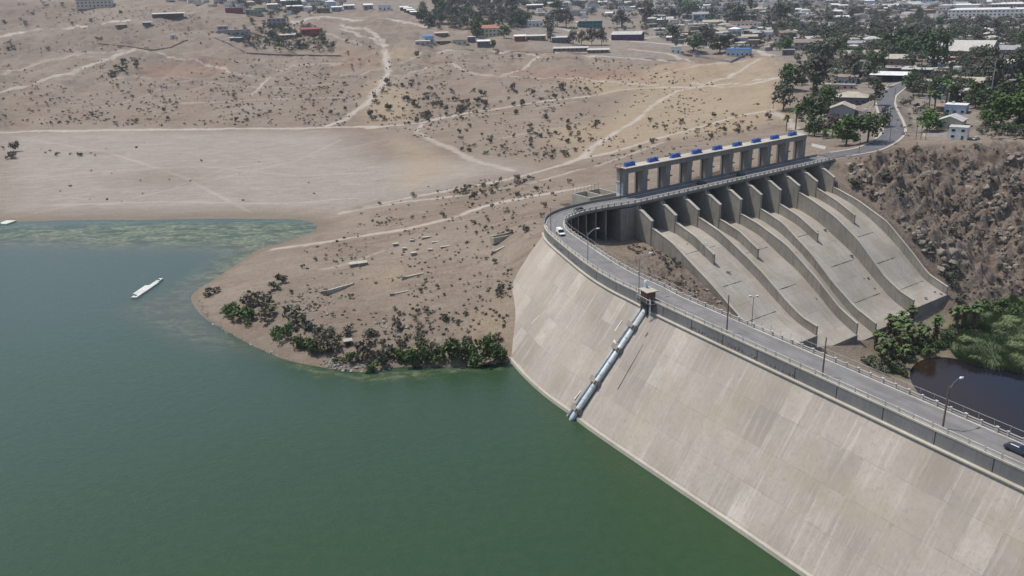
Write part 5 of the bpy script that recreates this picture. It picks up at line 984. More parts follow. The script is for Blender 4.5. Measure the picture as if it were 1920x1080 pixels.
for x, y, w, h, kd in GB:
    p = hit(x, y); d = np.linalg.norm(p-np.array([0, 0, CAMZ])); s = d/FPX; r = link(bpy.data.objects.new('shore_bush', random.choice(SH_GRN if kd == 'g' else SH_OL+SH_DRY))); r.location = (p[0], p[1], p[2]-.1); r.scale = (w*s*1.35, w*s*1.35, h*s*1.5); r.rotation_euler = (0, 0, random.uniform(0, 6))
    zone = 'at the peninsula tip' if x < 520 else 'on the stony shore below the stone hut' if x < 740 else 'in the thicket by the dam toe'
    tag(r, ('leafy green bush ' if kd == 'g' else 'grey brown bush ')+zone, 'bush', ('green bushes ' if kd == 'g' else 'grey bushes ')+zone)
for x, y, w, h, kd in [(1720,655,24,22,'g'),(1735,650,26,24,'g'),(1700,660,22,20,'g'),(1680,668,28,24,'g'),(1665,680,26,22,'o'),(1640,690,24,18,'o'),(1620,680,22,14,'o'),(1690,704,24,18,'g'),(1730,664,28,20,'g'),(1745,656,22,24,'g'),(1775,640,28,18,'g'),(1765,632,20,20,'o'),(1790,590,18,22,'o'),(1850,578,26,16,'g'),(1876,574,30,20,'g'),(1902,590,30,24,'g'),(1916,580,30,22,'g'),(1866,588,26,18,'g'),(1660,700,22,16,'o'),(1715,640,18,16,'g'),(1755,655,22,16,'g'),(1780,530,24,26,'o'),(1790,508,22,22,'o'),(1740,470,22,18,'o'),(1800,570,20,20,'o'),(1730,640,22,18,'g'),(1700,640,22,16,'g'),(1685,650,24,18,'g'),(1672,660,26,20,'o'),(1660,672,24,18,'g'),(1645,682,24,16,'o'),(1632,676,22,14,'g'),(1700,676,22,18,'g'),(1682,690,24,20,'o'),(1668,694,22,18,'g'),(1708,668,22,18,'o'),(1755,642,24,18,'g'),(1770,650,24,16,'g'),(1742,664,26,16,'g'),(1718,648,22,20,'o'),(1648,655,18,14,'g'),(1785,628,22,16,'o'),(1810,625,22,14,'g'),(1655,335,26,18,'o'),(1600,345,24,16,'o')]:
    p = hit(x, y); d = np.linalg.norm(p-np.array([0, 0, CAMZ])); s = d/FPX; r = link(bpy.data.objects.new('canyon_bush', random.choice(SH_GRN if kd == 'g' else SH_OL))); r.location = (p[0], p[1], p[2]-.1); r.scale = (w*s*1.1, w*s*1.1, h*s*1.25); r.rotation_euler = (0, 0, random.uniform(0, 6))
    zone = 'beside the reeds and pond' if y > 560 else 'on the canyon cliff'; tag(r, ('leafy green bush ' if kd == 'g' else 'grey green bush ')+zone, 'bush', ('green bushes ' if kd == 'g' else 'grey green bushes ')+zone)
# reeds
n = 26000; x0, y0 = R_reed.min(0); x1, y1 = R_reed.max(0); q = rng.random((n*2, 2))*[x1-x0, y1-y0]+[x0, y0]; q = q[inpoly(q[:, 0], q[:, 1], R_reed)][:n]; n = len(q); z = bil(GZ, q[:, 0], q[:, 1]); ok = z > -26.6; q = q[ok]; z = z[ok]; n = len(q)
clump = vnoise(q[:, 0]/5, q[:, 1]/5, 3); a = rng.random(n)*6.28*.45+clump*5; h = 1.2+1.0*rng.random(n)+1.1*vnoise(q[:, 0]/5, q[:, 1]/5, 8); lean = h*(.25+.6*clump)*(.6+.8*rng.random(n)); w = .09+.09*rng.random(n)
bx, by = -np.sin(a)*w, np.cos(a)*w; P0 = np.stack([q[:, 0]-bx, q[:, 1]-by, z-.2], 1); P1 = np.stack([q[:, 0]+bx, q[:, 1]+by, z-.2], 1); mx = q[:, 0]+np.cos(a)*lean*.35; my = q[:, 1]+np.sin(a)*lean*.35
P2 = np.stack([mx+bx, my+by, z+h*.65], 1); P3 = np.stack([mx-bx, my-by, z+h*.65], 1); P4 = np.stack([q[:, 0]+np.cos(a)*lean+bx*.2, q[:, 1]+np.sin(a)*lean+by*.2, z+h], 1); P5 = np.stack([q[:, 0]+np.cos(a)*lean-bx*.2, q[:, 1]+np.sin(a)*lean-by*.2, z+h], 1)
V = np.stack([P0, P1, P2, P3, P4, P5], 1).reshape(-1, 3); i6 = np.arange(n)*6; Fq = np.concatenate([np.stack([i6, i6+1, i6+2, i6+3], 1), np.stack([i6+3, i6+2, i6+4, i6+5], 1)])
o = link(bpy.data.objects.new('reed_bed', np_mesh('reed_bed', V, Fq, ML['reed']))); tag(o, 'dense green reed bed leaning over the edge of the dark pond', 'reeds', None, 'stuff')
# ------------------------------------------------------------------ rocks
def rock_mesh(seed, mat):
    import bmesh
    rg = random.Random(seed); bm = bmesh.new(); bmesh.ops.create_icosphere(bm, subdivisions=2, radius=.5); ax = [(Vector((rg.gauss(0, 1), rg.gauss(0, 1), rg.gauss(0, 1))).normalized(), rg.uniform(.20, .38)) for _ in range(12)]
    for v in bm.verts:
        for d, lim in ax:
            k = v.co.dot(d)
            if k > lim: v.co -= d*(k-lim)
        v.co *= rg.uniform(.95, 1.05); v.co.z *= .75
    me = bpy.data.meshes.new('rock'); bm.to_mesh(me); bm.free(); me.materials.append(mat); return me
M_ROCKG = plain('grey_stone', (.25, .235, .22), .9, .3, .8, objvar=.25); M_ROCKB = plain('brown_stone', (.20, .170, .142), .95, .5, 1.4, objvar=.3)
RK = [rock_mesh(i, M_ROCKG) for i in range(5)]; RKB = [rock_mesh(20+i, M_ROCKB) for i in range(6)]
def rocks(poly, n, a, b_, meshes, name, label, group, sink=.15):
    for x, y in scatter_px(poly, n):
        p = hit(x, y); w = a*(b_/a)**(random.random()**1.6); s_, n_q = uv_of(p[0], p[1])
        if -8 < s_ < 112 and -6 < n_q < 77: continue
        o = link(bpy.data.objects.new(name, random.choice(meshes))); o.location = (p[0], p[1], p[2]+w*(.25-sink)); o.scale = (w*random.uniform(.8, 1.3), w*random.uniform(.8, 1.2), w*random.uniform(.6, 1.1)); o.rotation_euler = (random.uniform(-.3, .3), random.uniform(-.3, .3), random.uniform(0, 6.28)); tag(o, label, 'rock', group)
rocks([(590,682),(625,672),(700,690),(690,700),(645,699)], 60, .7, 1.9, RK, 'shore_rock', 'pale grey rock in the heap at the waterline below the bushes', 'rocks heaped at the waterline')
rocks([(700,690),(760,685),(830,684),(830,690),(760,695),(700,699)], 18, .6, 1.5, RK, 'shore_rock', 'grey rock at the foot of the green thicket', 'rocks under the thicket')
rocks([(365,560),(375,560),(400,600),(460,640),(545,672),(540,675),(460,645),(390,606)], 130, .4, 1.2, RK, 'shore_rock', 'small grey stone along the peninsula tip waterline', 'stones round the peninsula tip')
rocks([(500,545),(580,535),(640,560),(620,610),(560,600),(500,580)], 70, .6, 2.0, RKB+RK[:1], 'field_rock', 'brown rock on the stony slope behind the tip bushes', 'rocks on the peninsula slope')
rocks([(700,605),(760,598),(770,615),(710,625)], 16, .8, 2.0, RK, 'field_rock', 'pale rock in the small group above the thicket', 'pale rocks above the thicket')
rocks([(1620,330),(1700,290),(1920,290),(1920,560),(1810,560),(1720,440)], 70, .8, 2.4, RKB, 'canyon_boulder', 'brown angular boulder on the canyon cliff', 'boulders on the canyon cliff', .3)
for cx_, cy_, rad_, n_ in [(1690,432,22,14),(1728,442,20,14),(1702,468,16,10),(1748,468,18,12),(1782,452,20,14),(1850,362,22,16),(1872,385,20,14),(1884,430,20,14),(1902,340,18,14),(1908,300,18,12),(1892,482,22,14),(1772,500,16,8),(1598,312,18,9),(1622,335,16,9),(1648,372,14,7),(1830,410,18,10),(1812,330,16,8),(1740,310,18,7)]:
    for _ in range(n_):
        x, y = cx_+random.gauss(0, rad_*.55), cy_+random.gauss(0, rad_*.6)
        if x > 1925: continue
        p = hit(x, y); w = random.uniform(1.4, 4.6); s_, n_q = uv_of(p[0], p[1])
        if -8 < s_ < 113.5 and -6 < n_q < 77: continue
        o = link(bpy.data.objects.new('canyon_crag', random.choice(RKB))); o.location = (p[0], p[1], p[2]-w*.05); o.scale = (w*random.uniform(.9, 1.5), w*random.uniform(.8, 1.2), w*random.uniform(1.0, 1.7)); o.rotation_euler = (random.uniform(-.35, .35), random.uniform(-.35, .35), random.uniform(0, 6.28)); tag(o, 'upright craggy rock in an outcrop of the canyon cliff', 'rock', 'crags of the canyon cliff outcrops')
rocks([(1280,520),(1330,545),(1360,575),(1330,570),(1270,530)], 18, .8, 2.4, RKB, 'field_rock', 'brown rock in the dry hollow beside the first chute', 'rocks in the dry hollow', .25)
rocks([(150,65),(300,40),(330,75),(200,85)], 24, .9, 2.6, RK, 'rubble_stone', 'pale lump in the rubble tip on the left hillside', 'rubble tip lumps')

# weeds growing in the chute joints
def floor_at(x, y):
    best = None
    for z in np.linspace(-20, 20, 400):
        p = at(x, y, z); s_, n_q = uv_of(p[0], p[1])
        for key in CH:
            if PU(CH[key][0]) < s_ < PU(CH[key][1]) and 17 < n_q < 75.4:
                e = abs(fl_z(key, n_q)-z)
                if best is None or e < best[0]: best = (e, p)
    return best
for x, y in [(1288,458),(1546,432),(1491,475),(1597,481),(1628,522),(1640,541),(1690,552),(1752,548),(1764,552),(1735,560),(1365,512),(1620,522),(1450,540),(1530,560)]:
    b_ = floor_at(x, y)
    if b_ is None or b_[0] > .4: continue
    o = link(bpy.data.objects.new('chute_weed', random.choice(SH_OL+SH_DRY))); w = random.uniform(.6, 1.5); o.location = b_[1]; o.scale = (w*1.3, w, w*.7); tag(o, 'small weed growing in a joint of the concrete chute floor', 'weed', 'weeds in the chute joints')
# ------------------------------------------------------------------ concrete ruins on the peninsula
def local(mb, name, mat, parent):
    o = mb.build(name, mat)
    for v in o.data.vertices: v.co += o.location
    o.location = (0, 0, 0); o.parent = parent; return o
def block(x, y, w, d, h, rz, name, label, cat, mat=M_LEDGE):
    p = hit(x, y); r = thing(name, (p[0], p[1], p[2]-.4), label, cat, None, math.radians(rz))
    mb = MB(); mb.box((0, 0, 0), (w, d, h+.2)); local(mb, 'body', M_WALLC, r); mb = MB(); mb.box((0, 0, h+.2), (w+.25, d+.25, .3)); local(mb, 'cap', mat, r); return r
for x, y, w, d, h, rz, s in [(664,499,3.7,3.0,1.3,20,'left one of the touching pair of big concrete blocks on the peninsula'),(680,497,3.7,3.0,1.3,20,'right one of the touching pair of big concrete blocks on the peninsula'),(742,461,2.2,1.6,1.1,15,'square block leftmost in the scatter of small concrete blocks'),(759,469,1.6,1.2,1.0,0,'small block below the leftmost one of the scatter'),(776,479,2.2,1.5,1.3,25,'square block lowest in the scatter of small concrete blocks'),
   (773,453,1.4,1.0,.8,0,'tiny block uppermost in the scatter'),(800,447,3.6,1.1,.7,20,'long low block at the top of the scatter'),(816,455,2.8,.9,.4,15,'thin flat slab right of the scatter'),(834,464,3.4,1.0,.5,15,'pale flat slab farthest right of the scatter'),(807,470,1.6,1.1,.7,0,'small block right of the lowest one')]: block(x, y, w, d, h, rz, 'concrete_block', s, 'concrete block')
p = hit(940,450); r = thing('concrete_trough', (p[0], p[1], p[2]-.5), 'long concrete trough ruin on the slope left of the road bend', 'ruin', None, math.radians(32))
mb = MB(); mb.box((0, -1.1, 0), (8.6, .5, 2.3)); mb.box((0, 1.1, 0), (8.6, .5, 2.6)); mb.box((-4.0, 0, 0), (.5, 1.7, 2.2)); mb.box((4.0, 0, 0), (.5, 1.7, 2.2)); local(mb, 'wall', M_LEDGE, r); mb = MB(); mb.box((0, 0, 0), (7.4, 1.6, 1.2)); local(mb, 'floor', M_WALLC, r)
for x0, y0, x1, y1, h, s in [(610,553,662,534,1.5,'long low concrete wall ruin running up the peninsula'),(758,523,794,513,.8,'short straight kerb wall ruin right of the orange stain'),(735,554,765,546,.6,'lowest of the kerb wall ruins on the peninsula'),(925,475,945,463,.7,'broken kerb ruin on the slope below the trough')]:
    a, b_ = hit(x0, y0), hit(x1, y1); d = (b_-a)[:2]; L = np.hypot(*d); r = thing('ruined_wall', (a[0], a[1], a[2]), s, 'wall'); m_ = MB(); nn = np.array([-d[1], d[0]])/L*.35; k = 6; pts = [a+(b_-a)*i/k for i in range(k+1)]
    for i in range(k): A, B = pts[i], pts[i+1]; hh = h*(1-.6*i/k); m_.hexa([(A[0]-nn[0], A[1]-nn[1], A[2]-.5), (B[0]-nn[0], B[1]-nn[1], B[2]-.5), (B[0]+nn[0], B[1]+nn[1], B[2]-.5), (A[0]+nn[0], A[1]+nn[1], A[2]-.5)], [(A[0]-nn[0], A[1]-nn[1], A[2]+hh), (B[0]-nn[0], B[1]-nn[1], B[2]+hh), (B[0]+nn[0], B[1]+nn[1], B[2]+hh), (A[0]+nn[0], A[1]+nn[1], A[2]+hh)])
    m_.build('wall', M_LEDGE, r); q = MB(); q.box((a[0], a[1], a[2]-.4), (1.4, 1.1, h+.7)); q.build('end_block', M_WALLC, r)
p = hit(653,647); r = thing('stone_hut', (p[0], p[1], p[2]-.3), 'tiny stone hut with a flat slab roof among the shore bushes', 'hut', None, .3)
mb = MB(); mb.box((-.95, 0, 0), (.4, 1.9, 1.9)); mb.box((.95, 0, 0), (.4, 1.9, 1.9)); mb.box((0, .8, 0), (1.5, .4, 1.9)); local(mb, 'wall', M_ROCKB, r); mb = MB(); mb.box((0, 0, 1.9), (2.9, 2.6, .3)); local(mb, 'roof', M_LEDGE, r)
# ------------------------------------------------------------------ floating docks
M_DOCK = plain('weathered_dock_boards', (.50, .50, .46), .8, .2, 1.5)
def dock(label, A, B, pieces, rails):
    A, B = at(*A, .4), at(*B, .4); d = (B-A)[:2]; L = np.hypot(*d); d = d/L; s = np.array([-d[1], d[0]]); r = thing('floating_dock', (A[0], A[1], 0), label, 'dock')
    for t0, t1, o_, w in pieces:
        mb = MB(); c_ = [A[:2]+d*L*t+s*(o_+e*w/2) for t, e in ((t0, -1), (t1, -1), (t1, 1), (t0, 1))]; mb.prism([tuple(q) for q in c_], -.25, .5); mb.build('pontoon', M_DOCK, r)
        mb = MB()
        c_ = [A[:2]+d*L*t+s*(o_+e*(w/2-.12)) for t, e in ((t0+.006, -1), (t1-.006, -1), (t1-.006, 1), (t0+.006, 1))]; mb.prism([tuple(q) for q in c_], .5, .56); mb.build('deck_board', M_DOCK, r)
    for t, o_ in rails: mb = MB(); q = A[:2]+d*L*t+s*o_; mb.box((q[0], q[1], .56), (.9, .5, .3)); mb.build('cleat', M_DARKSTEEL, r)
dock('long white floating dock of staggered pontoons adrift near the peninsula', (251,558), (303,522), [(0,.30,0,2.4), (.17,.62,1.7,1.9), (.305,.80,-.15,2.3), (.806,1.0,.1,1.7)], [(.08,.2),(.9,.1)])
dock('small white floating dock moored at the far left shore', (3,420), (22,413.5), [(0,1,0,6.0)], [(.1,1.6)])
# ------------------------------------------------------------------ vehicles
M_GLASS, t_, b_g = nmat('dark_glass', .12, .5); b_g.inputs['Base Color'].default_value = (.02, .024, .03, 1)
M_TYRE = plain('tyre_rubber', (.02, .02, .02), .9, .1, 3)
def paint(name, c_): m, t, b = nmat(name, .35, .5); b.inputs['Base Color'].default_value = (*c_, 1); b.inputs['Coat Weight'].default_value = .4; return m
PAINT = {'white': paint('white_car_paint', (.72, .72, .72)), 'black': paint('black_car_paint', (.02, .021, .024)), 'blue': paint('dark_blue_car_paint', (.03, .038, .06)), 'silver': paint('silver_car_paint', (.42, .43, .45)), 'red': paint('red_car_paint', (.25, .03, .03))}
def car_parts(van=False):
    L, Wd = (5.0, 1.95) if van else (4.5, 1.8)
    if van: st = [(-L/2, .45, .95, .86), (-L/2+.05, .4, 1.0, .95), (.9, .35, 1.05, 1.0), (1.35, .35, 1.0, 1.0), (2.1, .35, .92, .97), (L/2, .42, .8, .84)]; roof = (-2.4, .75, 1.55, 2.05)
    else: st = [(-L/2, .42, .78, .84), (-L/2+.15, .32, .92, .95), (-1.3, .28, .96, 1.0), (1.0, .28, .93, 1.0), (1.9, .3, .82, .96), (L/2, .42, .66, .82)]; roof = (-1.15, .35, 1.75, 1.45)
    mb = MB(); k = len(st)
    for x, z0, z1, w in st:
        h = Wd/2*w
        for y, z in ((-h*.94, z0), (-h, (z0+z1)/2), (-h*.93, z1), (h*.93, z1), (h, (z0+z1)/2), (h*.94, z0)): mb.v.append((x, y, z))
    for i in range(k-1):
        for j in range(6): j2 = (j+1) % 6; mb.f.append((i*6+j, i*6+j2, i*6+6+j2, i*6+6+j))
    mb.f.append((5, 4, 3, 2, 1, 0)); mb.f.append(tuple((k-1)*6+j for j in range(6))); out = [('body', mb, 0)]
    r0, r1, g, rh = roof; xb0, xb1 = (-L/2+.1, 1.5) if van else (-1.9, 1.15); zb = .97 if van else .93; hb, ht = Wd/2*.93, Wd/2*.76
    mb = MB(); mb.hexa([(xb0, -hb, zb), (xb1, -hb, zb), (xb1, hb, zb), (xb0, hb, zb)], [(r0, -ht, rh-.08), (r1, -ht, rh-.08), (r1, ht, rh-.08), (r0, ht, rh-.08)]); out.append(('window', mb, 1))
    mb = MB(); mb.hexa([(r0-.05, -ht-.02, rh-.09), (r1+.05, -ht-.02, rh-.09), (r1+.05, ht+.02, rh-.09), (r0-.05, ht+.02, rh-.09)], [(r0+.1, -ht*.85, rh), (r1-.1, -ht*.85, rh), (r1-.1, ht*.85, rh), (r0+.1, ht*.85, rh)]); out.append(('roof', mb, 0))
    if van:
        for sy in (-1, 1): mb = MB(); mb.hexa([(-2.42, sy*hb*1.005, zb), (.2, sy*hb*1.005, zb), (.2, sy*hb*.9, zb), (-2.42, sy*hb*.9, zb)], [(-2.38, sy*(ht+.02), rh-.1), (.1, sy*(ht+.02), rh-.1), (.1, sy*ht*.9, rh-.1), (-2.38, sy*ht*.9, rh-.1)]); out.append(('side_panel', mb, 0))
    for sx in (-1, 1):
        for sy in (-1, 1): mb = MB(); mb.tube([(sx*L*.31, sy*(Wd/2-.22), .33), (sx*L*.31, sy*(Wd/2+.01), .33)], .33, 12); out.append(('wheel', mb, 2))
    for sy in (-1, 1): mb = MB(); mb.box((L/2-.06, sy*Wd*.32, .58), (.14, .34, .14)); out.append(('headlight', mb, 3))
    mb = MB(); mb.box((L/2-.05, 0, .42), (.18, Wd*.8, .16)); out.append(('bumper', mb, 4)); return out
CARM = {}
def car(p, rz, col, label, name='parked_car', van=False, group=None):
    r = thing(name, p, label, 'van' if van else 'car', group, rz); key = (col, van)
    if key not in CARM:
        CARM[key] = []
        for nm, mb, mi in car_parts(van):
            o = mb.build(nm, (PAINT[col], M_GLASS, M_TYRE, M_LAMPG, M_DARKSTEEL)[mi])
            for v in o.data.vertices: v.co += o.location
            CARM[key].append((nm, o.data)); bpy.data.objects.remove(o)
    for nm, me in CARM[key]: o = link(bpy.data.objects.new(nm, me)); o.parent = r
    return r
def road_car(px, py, lane, fwd, col, label, name, van=False):
    q = at(px, py, 31.9); i = nearest(q[0], q[1]); o_ = (q[:2]-AXR[i, :2])@DN[i] if lane is None else lane; c_ = off(i, o_); d = tg[i]*fwd; return car((c_[0], c_[1], 31.52), math.atan2(d[1], d[0]), col, label, name, van)
road_car(1053, 437, -.3, -1, 'white', 'white van driving round the bend on the dam road', 'white_van', True)
road_car(1077, 392, 1.3, -1, 'black', 'black car entering the bend on the dam road behind the van', 'black_car'); road_car(1307, 342, -.9, 1, 'black', 'black car on the spillway bridge, nearer the bend', 'black_car'); road_car(1382, 326, -.9, 1, 'black', 'black car on the spillway bridge, nearer the town', 'black_car')
road_car(1910, 843, .6, -1, 'blue', 'dark blue car on the dam road at the right edge', 'blue_car')
for x, y, rz, col, s in [(1656,167,25,'white','in the cluster at the head of the town road, first'),(1664,165,30,'white','in the cluster at the head of the town road, second'),(1671,164,20,'white','in the cluster at the head of the town road, third'),(1650,187,70,'silver','pulled off beside the town road'),(1609,197,5,'black','in front of the hip roofed house'),(1623,208,60,'white','beside the grey yard wall'),(1568,234,10,'white','below the gable fronted house'),(1723,204,20,'white','front one in the small car park'),(1718,199,15,'blue','rear one in the small car park'),(1576,189,10,'white','left of the hip roofed house'),(1694,157,40,'white','under the wide white canopy'),(1703,155,30,'white','right of the white canopy, first'),(1712,154,30,'silver','right of the white canopy, second'),(1722,153,20,'white','right of the white canopy, third'),(1815,238,0,'red','on the terrace beside the white boxy house'),(1830,262,30,'silver','parked at the rim right of the white boxy house'),(1410,108,20,'red','by the blue tarp yard gate'),(1448,106,60,'white','at the dry field corner'),(1795,160,0,'white','near the tan roofed shed')]:
    car(hit(x, y)+np.array([0, 0, .05]), math.radians(rz), col, col+' car parked '+s)
# ------------------------------------------------------------------ houses
WC = {'white': (.62,.61,.58), 'cream': (.50,.46,.38), 'grey': (.24,.24,.245), 'dgrey': (.13,.13,.14), 'red': (.22,.06,.05), 'blue': (.36,.44,.52), 'teal': (.05,.16,.16), 'purple': (.085,.045,.12), 'brown': (.20,.15,.11), 'pink': (.42,.33,.29), 'green': (.24,.27,.22), 'orange': (.40,.22,.13)}
RCOL = {'pale': (.46,.45,.41), 'white': (.68,.67,.64), 'grey': (.30,.30,.30), 'dark': (.075,.08,.095), 'tan': (.40,.36,.29), 'terra': (.34,.155,.10), 'brown': (.22,.175,.14), 'blue': (.06,.20,.44), 'red': (.26,.08,.07), 'rust': (.27,.20,.16)}
MW = {k: plain('wall_'+k, v, .9, .12, .4) for k, v in WC.items()}; MR = {}
for k, v in RCOL.items():
    m, t, b = nmat('roof_'+k, .75, .25); p = wpos(t); n1 = noise(t, .35, 4, .65, p); n2 = noise(t, 3, 2, .6, vmul(t, p, (1, .15, 1))); c_ = mix(t, ramp(t, n1.outputs[0], [(.35, 0.), (.7, 1.)]), tuple(x*.78 for x in v), tuple(min(1, x*1.12) for x in v)); c_ = mix(t, mth(t, 'MULTIPLY', n2.outputs[0], .3), c_, tuple(x*.6 for x in v)); t.links.new(c_, b.inputs['Base Color']); MR[k] = m
M_DOOR = plain('door_wood', (.10, .08, .07), .7, .2, 2)
HB = []
def house(p, w, d, h, roof, wc, rc, rz, label, name='house', group=None, detail=True, cat='house', open_=False, sc=1.0):
    r = thing(name, (p[0], p[1], p[2]), label, cat, group, rz); r.scale = (sc, sc, sc); mb = MB(); HB.append((p[0], p[1], max(w, d)*.5*sc))
    if open_:
        for sx in (-1, -.33, .33, 1): mb.box((sx*(w/2-.2), -d/2+.2, -1), (.25, .25, h+1))
        mb.box((0, d/2-.2, -1), (w, .3, h+1))
    else: mb.box((0, 0, -1.5), (w, d, h+1.5))
    if roof == 'gablef': mb.poly([(-w/2, -d/2, h), (w/2, -d/2, h), (0, -d/2, h+w*.2)]); mb.poly([(-w/2, d/2, h), (w/2, d/2, h), (0, d/2, h+w*.2)])
    if roof == 'gable': mb.poly([(-w/2, -d/2, h), (-w/2, d/2, h), (-w/2, 0, h+d*.18)]); mb.poly([(w/2, -d/2, h), (w/2, d/2, h), (w/2, 0, h+d*.18)])
    local(mb, 'wall', MW[wc], r); e = .5; mb = MB(); X, Y = w/2+e, d/2+e
    if roof == 'flat': mb.box((0, 0, h), (w+.3, d+.3, .28)); mb.box((-w*.2, d*.15, h+.28), (1.3, 1.3, 1.1)) if detail and w > 9 else None
    elif roof == 'shed': mb.hexa([(-X, -Y, h), (X, -Y, h), (X, Y, h+.9), (-X, Y, h+.9)], [(-X, -Y, h+.18), (X, -Y, h+.18), (X, Y, h+1.08), (-X, Y, h+1.08)])
    elif roof == 'gable':
        g = d*.18+.05
        for s in (-1, 1): mb.hexa([(-X, s*Y, h-.1), (X, s*Y, h-.1), (X, 0, h+g), (-X, 0, h+g)], [(-X, s*Y, h+.1), (X, s*Y, h+.1), (X, 0, h+g+.2), (-X, 0, h+g+.2)])
    elif roof == 'gablef':
        g = w*.2+.05
        for s in (-1, 1): mb.hexa([(s*X, -Y, h-.12), (s*X, Y, h-.12), (0, Y, h+g), (0, -Y, h+g)], [(s*X, -Y, h+.1), (s*X, Y, h+.1), (0, Y, h+g+.22), (0, -Y, h+g+.22)])
    else:
        g = min(w, d)*.2; k = max(0, (w-d)/2)+.4; mb.v += [(-X, -Y, h), (X, -Y, h), (X, Y, h), (-X, Y, h), (-k, 0, h+g), (k, 0, h+g)]; mb.f += [(0, 1, 5, 4), (1, 2, 5), (2, 3, 4, 5), (3, 0, 4), (3, 2, 1, 0)]
    local(mb, 'roof', MR[rc], r)
    if detail and not open_:
        nwin = max(1, int(w/3.4))
        for fl in range(max(1, int(h/3))):
            for i in range(nwin):
                x = -w/2+w*(i+.5)/nwin
                if i == nwin//2 and fl == 0: mb = MB(); mb.box((x, -d/2-.03, 0), (1.1, .1, 2.1)); local(mb, 'door', M_DOOR, r)
                else: mb = MB(); mb.box((x, -d/2-.03, fl*3+1.0), (min(1.5, w/nwin*.5), .1, 1.15)); local(mb, 'window', M_GLASS, r)
        for s in (-1, 1): mb = MB(); mb.box((s*(w/2+.03), 0, 1.0), (.1, 1.4, 1.1)); local(mb, 'window', M_GLASS, r)
    return r
def facing(p): return math.atan2(p[0], p[1])*-1
def px_house(x, y, wp, d, h, roof, wc, rc, rot, label, **k):
    p = hit(x, y); D = np.linalg.norm(p-np.array([0, 0, CAMZ])); w = wp*D/FPX; S_ = float(np.interp(D, [520, 800, 1500], [1.0, 1.3, 1.75])); f = facing(p); b = np.array([math.sin(-f), math.cos(-f)])*d*S_/2; q = (p[0]+b[0], p[1]+b[1]); z = max(TZ(*q)-.3, p[2]); return house((q[0], q[1], z), w/S_, d, h, roof, wc, rc, f+math.radians(rot), label, sc=S_, **k)
